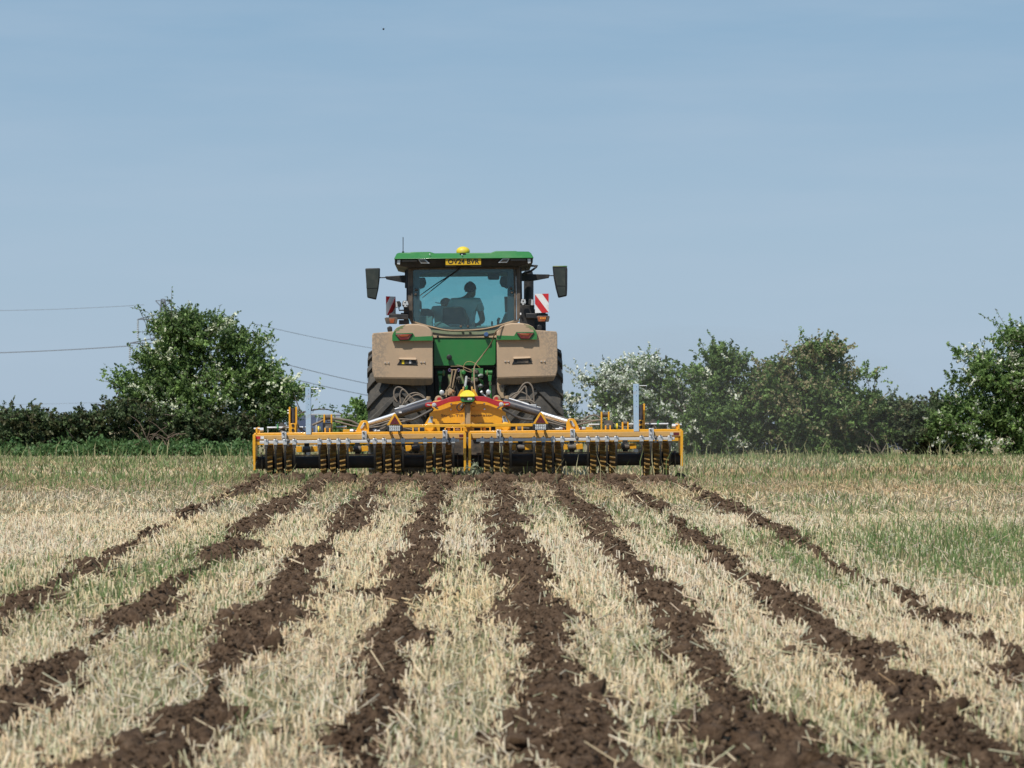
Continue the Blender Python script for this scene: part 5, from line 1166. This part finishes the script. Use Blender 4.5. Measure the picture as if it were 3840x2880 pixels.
# ribbed chain-wrapped hoses
def spiral(pts, Y):
    p = catmull([N(x, y, Y) for x, y in pts], 10); b = MB()
    b.tube(p, .015, 8, 1)
    for i in range(1, len(p) - 1, 1): b.cyl(p[i] - (p[i + 1] - p[i]) * .3, p[i] + (p[i + 1] - p[i]) * .25, .021, n=8)
    b.build('wrapped_hose', MT['steel'], U)
spiral([(1510, 1576), (1540, 1574), (1570, 1562), (1600, 1546), (1622, 1534)], 41.3)
spiral([(1998, 1576), (1965, 1574), (1935, 1564), (1908, 1548), (1888, 1536)], 41.3)

for px in (2332, 2352): LB().prism([(px, 1590), (px + 3, 1587), (px + 6, 1590), (px + 6, 1622), (px, 1622)], 40.1, .08).build('stud_plate', MT['yellow'], U, bevel=.002)
MB().rev(N(2338, 1592, 40.14), N(2352, 1592, 40.14), [(0, .03), (.025, .034), (.05, .03)], 12).build('pivot_roller', MT['steel'], U)

# ------------------------------------------------------------------ hedges and trees beyond the field
leaf_m = attr_mat('leaves', .5, .30, .35); twig_m = paint('twig_bark', (.075, .06, .048), .9, dust=.4, scale=9, dustcol=(.14, .115, .095))
N_LEAF = 0
def leaves(pos, size, cols, flat=None):
    n = len(pos); a = rng.normal(0, 1, (n, 3)); a /= np.linalg.norm(a, axis=1)[:, None]
    h = rng.normal(0, 1, (n, 3)); h[:, 2] += .4; b_ = np.cross(a, h); b_ /= np.linalg.norm(b_, axis=1)[:, None] + 1e-9
    s = (size * rng.uniform(.6, 1.3, n))[:, None]
    v_ = np.stack([pos - a * s, pos + b_ * s * .55, pos + a * s, pos - b_ * s * .55], 1).reshape(-1, 3)
    return v_, (np.arange(n) * 4)[:, None] + np.array([[0, 1, 2, 3]]), np.repeat(cols, 4, 0)
def shrub(name, label, cat, Y, blobs, n_shoot, c_lo, c_hi, flower=0.0, leaf=.049, n_in=6000, group=None, shoot=.7, spiky=.25, trunks=3, fcol=(.62, .62, .52), brown=0.0, updir=.6, twigs=60, flower_top=0.0):
    "blobs: photo ellipses (px, py, rx, ry) at distance Y, each as deep as it is wide"
    global N_LEAF
    cs = []; 
    for (px, py, rx, ry) in blobs:
        c = P(px, py, Y); k = Y / F; cs.append((c, np.array((rx * k, min(rx, ry * 1.3) * k * .8, ry * k))))
    bx = np.mean([c[0] for c, r in cs]); base = np.array((bx, Y, float(gz(bx, Y))))
    root = thing(name, base, label, cat, group)
    vol = np.array([r[0] * r[2] for c, r in cs]); pr = vol / vol.sum()
    # the crown is built of leafy clumps with dark gaps between; shoots run outward and upward from the clumps
    nc = max(14, int(n_shoot / 20)); wc = rng.choice(len(cs), nc, p=pr); dc = rng.normal(0, 1, (nc, 3)); dc[:, 1] -= .35; dc[:, 2] += .15; dc /= np.linalg.norm(dc, axis=1)[:, None]
    cc = np.array([cs[w_][0] for w_ in wc]) + dc * np.array([cs[w_][1] for w_ in wc]) * rng.uniform(.55, 1.0, nc)[:, None]
    crad = rng.uniform(.20, .46, nc); ctint = rng.uniform(.72, 1.22, nc)
    wk = rng.choice(nc, n_shoot, p=crad ** 1.5 / (crad ** 1.5).sum()); which = wc[wk]
    C0 = np.array([cs[w_][0] for w_ in which]); R0 = np.array([cs[w_][1] for w_ in which])
    off = rng.normal(0, .5, (n_shoot, 3)); off[:, 2] *= .6
    st = cc[wk] + off * crad[wk][:, None]
    dr = (st - C0) / R0; dr /= np.linalg.norm(dr, axis=1)[:, None] + 1e-6
    go = dr * .8 + np.array((0, 0, updir)) + rng.normal(0, .5, (n_shoot, 3)); go /= np.linalg.norm(go, axis=1)[:, None]
    L = shoot * rng.uniform(.25, .62, n_shoot) * np.where(rng.random(n_shoot) < spiky * .4, 1.7, 1)
    m_ = 22; tt = np.linspace(.0, 1, m_)
    curve = rng.normal(0, .25, (n_shoot, 3)); curve[:, 2] -= .15
    pos = st[:, None] + go[:, None] * (L[:, None] * tt)[:, :, None] + curve[:, None] * (L[:, None] * tt ** 2)[:, :, None]
    pos += rng.normal(0, 1, pos.shape) * (leaf * .9) * (1.25 - tt)[None, :, None]
    cm = (c_lo + (np.array(c_hi) - c_lo) * rng.random((n_shoot, 1)) ** 1.3); cm = cm * ctint[wk][:, None] * rng.uniform(.85, 1.12, (n_shoot, 1))
    if brown: 
        bm_ = rng.random(n_shoot) < brown; cm[bm_] = cm[bm_] * .4 + np.array((.10, .075, .035)) * .6
    lc = np.repeat(cm, m_, 0) * rng.uniform(.75, 1.25, (n_shoot * m_, 1))
    pos = pos.reshape(-1, 3)
    sz = np.full(len(pos), leaf)
    top = C0[:, 2] + R0[:, 2] * .2
    fl = rng.random(n_shoot) < np.clip(flower * 4.5 * (rng.random(nc) < .36)[wk] + flower_top * np.clip((st[:, 2] - C0[:, 2]) / R0[:, 2] * .8 + .35, 0, 1), 0, .95)
    fm = np.repeat(fl, m_) & (rng.random(n_shoot * m_) < .7)
    lc[fm] = np.array(fcol) * rng.uniform(1.2, 1.6, (fm.sum(), 1)); sz[fm] *= 1.0
    # inner leaves fill the crown unevenly
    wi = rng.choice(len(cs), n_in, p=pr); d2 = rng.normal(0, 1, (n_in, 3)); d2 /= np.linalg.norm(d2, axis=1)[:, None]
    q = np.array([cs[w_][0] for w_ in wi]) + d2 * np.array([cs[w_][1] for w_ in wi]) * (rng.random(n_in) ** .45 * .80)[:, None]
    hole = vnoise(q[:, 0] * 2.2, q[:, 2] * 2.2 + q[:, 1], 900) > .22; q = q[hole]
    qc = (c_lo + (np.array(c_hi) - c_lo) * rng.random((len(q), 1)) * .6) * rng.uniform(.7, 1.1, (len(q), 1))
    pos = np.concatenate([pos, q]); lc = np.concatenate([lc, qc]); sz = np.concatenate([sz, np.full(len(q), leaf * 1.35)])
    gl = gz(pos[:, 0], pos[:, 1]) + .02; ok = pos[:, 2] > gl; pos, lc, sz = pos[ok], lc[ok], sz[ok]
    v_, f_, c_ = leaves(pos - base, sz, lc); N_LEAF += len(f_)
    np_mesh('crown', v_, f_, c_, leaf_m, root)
    # trunks and limbs
    b = MB(); rr = random.Random(int(bx * 10) + 5)
    for k in range(trunks):
        c, r = cs[rr.randrange(len(cs))]; s0 = np.array((c[0] - base[0] + rr.uniform(-.5, .5) * r[0], rr.uniform(-.3, .3), -.05))
        tp = c - base + np.array((rr.uniform(-.5, .5) * r[0], rr.uniform(-.3, .3) * r[1], rr.uniform(.2, .7) * r[2])); md = (s0 + tp) / 2 + np.array((rr.uniform(-.3, .3), 0, 0))
        b.tube([s0, md, tp], (.07, .015), 6, 5)
        for k2 in range(4):
            e = md + (tp - md) * rr.random() ; e2 = e + np.array((rr.uniform(-1, 1) * r[0] * .7, rr.uniform(-.6, .3) * r[1], rr.uniform(0, .6) * r[2])); b.tube([e, (e + e2) / 2 + np.array((0, 0, .1)), e2], (.03, .008), 5, 3)
    b.build('trunk', twig_m, root)
    # fine twigs along the outer shoots
    ii = np.argsort(-L * np.where(dr[:, 2] > -.2, 1, .5))[:twigs]
    if len(ii):
        p0 = st[ii] - base; p1 = p0 + go[ii] * (L[ii] * .5)[:, None] + curve[ii, 0:3] * (L[ii] * .25)[:, None]; p2 = p0 + go[ii] * L[ii][:, None] + curve[ii, 0:3] * L[ii][:, None]
        A = np.concatenate([p0 - go[ii] * .25, p1]); B = np.concatenate([p1, p2]); D = B - A; Ln = np.linalg.norm(D, axis=1); v_, f_ = prisms(A, D / Ln[:, None], Ln, np.full(len(A), .008), .7); np_mesh('twigs', v_, f_, None, twig_m, root)['kind'] = 'stuff'
    return root
LO, HI = np.array((.080, .138, .040)), np.array((.215, .325, .095))
HY = 80.0
shrub('hawthorn_tree', 'tall hawthorn at the left with scattered white blossom and arching shoots', 'tree', HY,
      [(675, 1300, 105, 130), (770, 1330, 170, 170), (900, 1400, 130, 170), (645, 1440, 115, 150), (590, 1390, 75, 70), (500, 1460, 80, 50), (1000, 1500, 105, 120), (780, 1540, 270, 150), (960, 1590, 130, 100), (540, 1440, 80, 60), (880, 1265, 80, 70), (1040, 1440, 60, 60), (690, 1250, 70, 60)], 3000, LO, HI * 1.05, flower=.06, flower_top=.05, leaf=.049, n_in=11000, shoot=.8, spiky=.35, trunks=5, twigs=260, fcol=(.55, .57, .42))
shrub('bramble_hedge', 'low dark bramble hedge along the left edge of the field', 'hedge', HY - 1.0,
      [(60, 1625, 170, 90), (250, 1620, 170, 92), (420, 1605, 150, 100), (600, 1600, 150, 105), (760, 1620, 150, 80), (880, 1630, 90, 60), (-130, 1620, 160, 90), (700, 1650, 230, 55), (350, 1660, 230, 45), (100, 1665, 200, 42)], 3000, np.array((.060, .088, .038)), np.array((.14, .195, .078)), leaf=.05, n_in=10000, shoot=.45, trunks=6, brown=.28, twigs=320)
shrub('sapling', 'small bright green sapling half hidden by the left tractor tyre', 'tree', HY + 2,
      [(1345, 1590, 60, 60), (1360, 1545, 32, 40), (1340, 1640, 80, 50)], 300, LO * 1.2, HI * 1.2, leaf=.049, n_in=900, shoot=.5, spiky=.3, trunks=2, twigs=20)
shrub('thin_bush', 'thin grey green bush beside the right tractor tyre', 'bush', HY + 1,
      [(2120, 1520, 50, 80), (2160, 1590, 90, 70), (2060, 1600, 120, 70), (2170, 1500, 20, 40)], 300, LO * 1.3, np.array((.12, .17, .07)), flower=.2, leaf=.049, n_in=600, shoot=.55, trunks=2, twigs=60)
shrub('hawthorn_tree', 'hawthorn white with blossom behind the pale blue stand on the right', 'tree', HY,
      [(2390, 1440, 140, 110), (2500, 1410, 110, 90), (2290, 1480, 95, 80), (2440, 1560, 190, 130), (2220, 1430, 40, 22), (2330, 1610, 120, 80), (2440, 1660, 200, 65)], 1700, LO, HI, flower=.40, flower_top=1.0, leaf=.049, n_in=6500, shoot=.7, spiky=.3, trunks=4, fcol=(.55, .57, .50), twigs=120)
shrub('hawthorn_tree', 'upright green hawthorn between the blossoming and the brownish bush', 'tree', HY - .5,
      [(2690, 1440, 110, 110), (2640, 1560, 150, 130), (2760, 1590, 130, 110), (2720, 1380, 55, 55), (2700, 1665, 190, 60)], 1500, LO * 1.1, HI, flower=.06, leaf=.049, n_in=6000, shoot=.7, spiky=.35, trunks=4, twigs=120)
shrub('hawthorn_tree', 'broad round hawthorn with brownish faded blossom on top', 'tree', HY - .5,
      [(3040, 1430, 190, 130), (2900, 1470, 120, 120), (3170, 1490, 140, 120), (3040, 1570, 270, 140), (3050, 1350, 90, 55), (3040, 1665, 270, 62)], 2500, LO * 1.05, HI * .95, flower=.10, flower_top=.42, leaf=.049, n_in=9000, shoot=.7, spiky=.3, trunks=5, fcol=(.22, .195, .105), twigs=160)
shrub('scrub_bush', 'thin twiggy scrub in the dip between the two right hand trees', 'bush', HY + .3,
      [(3350, 1570, 130, 85), (3500, 1585, 130, 85), (3430, 1640, 220, 75), (3260, 1620, 120, 70), (3440, 1560, 90, 70)], 1400, np.array((.075, .105, .05)), np.array((.155, .215, .09)), leaf=.05, n_in=2800, shoot=.6, spiky=.4, trunks=5, brown=.15, twigs=220)
shrub('hawthorn_tree', 'tall hawthorn with white sprigs cut off by the right edge', 'tree', HY - 1,
      [(3740, 1450, 170, 190), (3850, 1360, 170, 155), (3680, 1580, 170, 120), (3860, 1560, 180, 150), (3990, 1450, 170, 220), (3760, 1655, 230, 75)], 2600, LO * 1.05, HI * 1.1, flower=.07, flower_top=.14, leaf=.051, n_in=8500, shoot=.8, spiky=.4, trunks=5, twigs=160)
# nettles and rank grass along the hedge foot
for name, label, x0, x1, yy0, hh, dens in (('nettle_bed', 'bright green nettles along the foot of the left hedge', -150, 960, 78, .72, 7500), ('rank_grass', 'rank grass along the foot of the right hedges', 2380, 4000, 78, .15, 4200)):
    k = 78 / F; n = dens; px = rng.uniform(x0, x1, n); X = (px - VX) * k; Y = yy0 + rng.normal(0, .75, n)
    H = hh * np.clip(.05 + 1.1 * fbm(X * 2.2, Y * 1.1, 801, 4), .08, 1.3) * rng.random(n) ** .6
    if name == 'rank_grass':
        b_ = np.stack([X, Y, gz(X, Y)], 1); v_, f_ = ribbons(b_, lean_dir(n, .3), H + .06, np.full(n, .012), rng.random(n) * 6.28); h = rng.random((n, 1)); c_ = np.repeat(np.array((.10, .17, .05)) * (1 - h) + np.array((.30, .30, .15)) * h, 5, 0)
    else:
        v_, f_, c_ = leaves(np.stack([X, Y, gz(X, Y) + H], 1), np.full(n, .055), np.array((.055, .12, .035)) + rng.random((n, 1)) * np.array((.07, .10, .04)))
    o = np_mesh(name, v_, f_, c_, leaf_m); tag(o, label, name.replace('_', ' '), kind='stuff')
# dead bramble canes
def canes(name, label, px0, px1, py0, py1, Y, n, col):
    base = P((px0 + px1) / 2, py1, Y); r_ = thing(name, base, label, 'dead canes'); rr = random.Random(2); b = MB()
    for i in range(n):
        a = P(rr.uniform(px0, px1), rr.uniform((py0 + py1) / 2, py1), Y + rr.uniform(-.3, .3)) - base; e = a + np.array((rr.uniform(-.6, .6), rr.uniform(-.2, .2), rr.uniform(-.05, .6)))
        b.tube([a, (a + e) / 2 + np.array((rr.uniform(-.1, .1), 0, .1)), e], (.012, .006), 4, 3)
    b.build('cane', paint('dead_cane', col, .9, dust=.3, scale=5), r_); return r_
canes('dead_brush', 'heap of dry pinkish brown canes at the foot of the left hedge', 520, 640, 1590, 1690, 77.9, 20, (.13, .09, .07))
canes('dead_brush', 'grey dry twigs spilling out near the field corner at the right', 3260, 3420, 1650, 1730, 78.4, 8, (.16, .14, .12))
# arching bare branch right of the tall hawthorn
b = MB(); ro = thing('bare_branch', P(1080, 1560, HY - .5), 'long thin arching branch with a few leaves reaching right from the left hawthorn', 'branch')
o3 = np.array(ro.location); pts = [P(x, y, HY - .5) - o3 for x, y in ((1080, 1590), (1130, 1550), (1172, 1538), (1210, 1534), (1250, 1540), (1285, 1553))]
b.tube(pts, (.03, .012), 5, 5); b.tube([pts[1], P(1110, 1500, HY - .5) - o3, P(1100, 1470, HY - .5) - o3], (.02, .01), 5, 4); b.build('stem', twig_m, ro)
lp = np.concatenate([np.array(pts[i]) + rng.normal(0, .07, (16, 3)) + np.array((0, 0, .06)) for i in range(2, 6)]); v_, f_, c_ = leaves(lp, np.full(len(lp), .045), np.array((.05, .11, .03)) + rng.random((len(lp), 1)) * .05); np_mesh('leaf_sprigs', v_, f_, c_, leaf_m, ro)['kind'] = 'stuff'
# tree stake / trunk seen beside the left stand
# solar tables in the next field
panel_m = paint('solar_glass', (.045, .052, .078), .3, dust=.2, scale=2, dustcol=(.10, .11, .14)); alu = MT['silver']
def solar(px0, px1, Y, top_py, label):
    a = P(px0, top_py, Y); c = P(px1, top_py, Y); r_ = thing('solar_table', (a[0], Y, float(gz(a[0], Y))), label, 'solar panels', 'rows of solar panels beyond the hedge'); z = a[2] - r_.location[2]; n = max(1, int(round((c[0] - a[0]) / 1.15))); wd = (c[0] - a[0]) / n
    bp = MB(); bp.add([(.02, -1.7, -.95), (wd - .02, -1.7, -.95), (wd - .02, 0, 0), (.02, 0, 0), (.02, -1.68, -1.0), (wd - .02, -1.68, -1.0), (wd - .02, .02, -.05), (.02, .02, -.05)], [(0, 1, 2, 3), (7, 6, 5, 4), (0, 4, 5, 1), (1, 5, 6, 2), (2, 6, 7, 3), (3, 7, 4, 0)]); p0 = bp.build('solar_panel', panel_m, r_)
    for i in range(n):
        o = p0 if i == 0 else share(p0, r_); o.location = (i * wd, 0, z)
    b = MB().box((0, -.02, z + .002), (n * wd, .06, z + .05)); b.build('panel_rail', alu, r_)
    b = MB()
    for i in range(0, n + 1, 2): b.cyl((i * wd, -.4, -.3), (i * wd, -.4, z - .27), .05, n=8).cyl((i * wd, -1.4, -.3), (i * wd, -1.4, z - .8), .05, n=8)
    b.build('panel_post', alu, r_)
for px0, px1, Y, ty, lb in ((1090, 1390, 128, 1556, 'dark blue solar panels seen between the left hawthorn and the tractor tyre'), (1190, 1330, 112, 1566, 'nearer dark solar panel below the arching bare branch'), (2560, 3180, 118, 1655, 'dark solar panels glimpsed under the right hand hawthorns'), (3250, 3560, 120, 1600, 'solar panels glimpsed through the twiggy scrub on the right')):
    solar(px0, px1, Y, ty, lb)

# ------------------------------------------------------------------ pylon and wires
steelg = plain('weathered_pylon_steel', (.15, .165, .19), .7)
PYY = 600.0; top = P(612, 1122, PYY); gz0 = float(gz(top[0], PYY))
pyl = thing('pylon', (top[0], PYY, gz0), 'lattice electricity pylon mostly hidden by the left hawthorn', 'pylon')
b = MB(); Hh = top[2] - gz0
def half_w(z): return .35 + max(0, (Hh - z) / Hh) * 2.7
lv = np.linspace(0, Hh, 11)
for i in range(10):
    for sx in (-1, 1):
        for sy in (-1, 1):
            a = half_w(lv[i]); c = half_w(lv[i + 1]); b.tube([(sx * a, sy * a, lv[i]), (sx * c, sy * c, lv[i + 1])], .13, 4, 1)
    a = half_w(lv[i]); c = half_w(lv[i + 1])
    for sy in (-1, 1):
        b.tube([(-a, sy * a, lv[i]), (c, sy * c, lv[i + 1])], .08, 4, 1); b.tube([(a, sy * a, lv[i]), (-c, sy * c, lv[i + 1])], .08, 4, 1); b.tube([(-c, sy * c, lv[i + 1]), (c, sy * c, lv[i + 1])], .08, 4, 1)
b.build('tower', steelg, pyl)
arms = []
for k_, (dz, hl) in enumerate(((4.2, 5.3), (9.2, 7.0), (14.4, 5.6))):
    b = MB(); z = Hh - dz
    for s in (-1, 1):
        b.tube([(0, -.5, z + 1.4), (s * hl, 0, z)], .11, 4, 1); b.tube([(0, .5, z), (s * hl, 0, z)], .11, 4, 1); b.tube([(0, -.5, z), (s * hl, 0, z)], .11, 4, 1)
    b.build('crossarm', steelg, pyl)
    for s in (-1, 1):
        q0 = np.array((s * hl, 0, z)); b = MB().rev(q0, q0 + np.array((0, 0, -4.3)), [(.1 + .2 * i, .10 if i % 2 else .24) for i in range(21)], 8); b.build('insulator', plain('insulator_glass', (.36, .40, .43), .4), pyl); arms.append(np.array(pyl.location) + q0 + np.array((0, 0, -4.4)))
b = MB().tube([(-1.6, 0, Hh - .3), (-.2, 0, Hh - 1.8)], .09, 4, 1).tube([(1.6, 0, Hh - .3), (.2, 0, Hh - 1.8)], .09, 4, 1).tube([(-1.6, 0, Hh - .3), (1.6, 0, Hh - .3)], .08, 4, 1); b.build('peak', steelg, pyl)
wire_m = plain('conductor', (.20, .22, .25), .6)
def wire(p, q, sag, r, label):
    p = np.asarray(p, float); q = np.asarray(q, float); pts = [p + (q - p) * t_ - np.array((0, 0, sag * 4 * t_ * (1 - t_))) for t_ in np.linspace(0, 1, 24)]
    b = MB(); b.v = []; b.tube([x - p for x in pts], r, 5, 1); o = b.build('power_line', wire_m); o.location = p; tag(o, label, 'power line', 'overhead power lines')
wire(P(540, 1143, 600), P(-700, 1152, 590), 1.0, .045, 'upper thin power line running level to the left edge')
for d_, lb in ((0, 'lower heavy power line running level to the left edge'),): wire(P(500, 1296, 600), P(-700, 1326, 590), .8, .10, lb)
wire(P(640, 1500, 600), P(-700, 1518, 590), .5, .03, 'faintest power line just above the left hedge')
wire(P(950, 1214, 640), P(1700, 1345, 900), 1.0, .06, 'highest power line sloping from the hawthorn to behind the tractor')
wire(P(1020, 1352, 640), P(1700, 1490, 900), 1.0, .085, 'middle power line sloping down to the tractor tyre')
wire(P(1030, 1404, 640), P(1700, 1528, 900), 1.0, .085, 'lowest power line sloping down to the tractor tyre')
# insect / bird high over the field
br = thing('bird', P(1438, 109, 60), 'tiny dark flying speck high in the sky above the tractor', 'bird'); b = MB(); b.ell((0, 0, 0), (.022, .04, .02), 8, 5); b.build('body', MT['ink'], br); b = MB(); b.prism_ = None
b.add([(-.02, 0, .01), (-.07, .01, .05), (-.06, .03, .045), (-.02, .03, .01)], [(0, 1, 2, 3)]).add([(.02, 0, .01), (.02, .03, .01), (.06, .03, .05), (.07, .01, .055)], [(0, 1, 2, 3)]); b.build('wing', MT['ink'], br)
# uprooted leafy weed thrown up at the middle of the rings
wd_ = thing('uprooted_weed', P(1776, 1760, 39.45), 'pale leafy weed thrown up beside the centre of the cultivator', 'weed')
lp = rng.normal(0, 1, (60, 3)) * np.array((.055, .03, .05)); v_, f_, c_ = leaves(lp, np.full(60, .035), np.array((.22, .25, .14)) + rng.random((60, 1)) * .12); np_mesh('leaf_rosette', v_, f_, c_, leaf_m, wd_)['kind'] = 'stuff'
b = MB().tube([(0, 0, -.08), (.01, 0, .03), (0, 0, .12)], .006, 6, 4); b.build('stem', twig_m, wd_)
print('TRIS straw', N_STRAW, 'grass', N_GRASS, 'leaves', N_LEAF * 2)

# dust lifted by the rings, drifting off to the right
dm_ = bpy.data.materials.new('airborne_dust'); dm_.use_nodes = True; t = dm_.node_tree; t.nodes.clear(); o_ = t.nodes.new('ShaderNodeOutputMaterial'); pv = t.nodes.new('ShaderNodeVolumePrincipled')
pv.inputs['Color'].default_value = (.82, .74, .62, 1); pv.inputs['Density'].default_value = 0.021; pv.inputs['Anisotropy'].default_value = .2; t.links.new(pv.outputs[0], o_.inputs['Volume'])
for c_, r_ in (((3.4, 43.5, 1.55), (3.7, 2.6, 1.3)), ((.9, 41.2, .9), (2.4, 1.2, .55))):
    b = MB().ell((0, 0, 0), r_, 28, 14); o = b.build('dust_cloud', dm_); o.location = c_; tag(o, 'thin pale dust drifting off the right half of the cultivator' if c_[0] > 2 else 'low dust hanging round the middle rings', 'dust', kind='stuff')
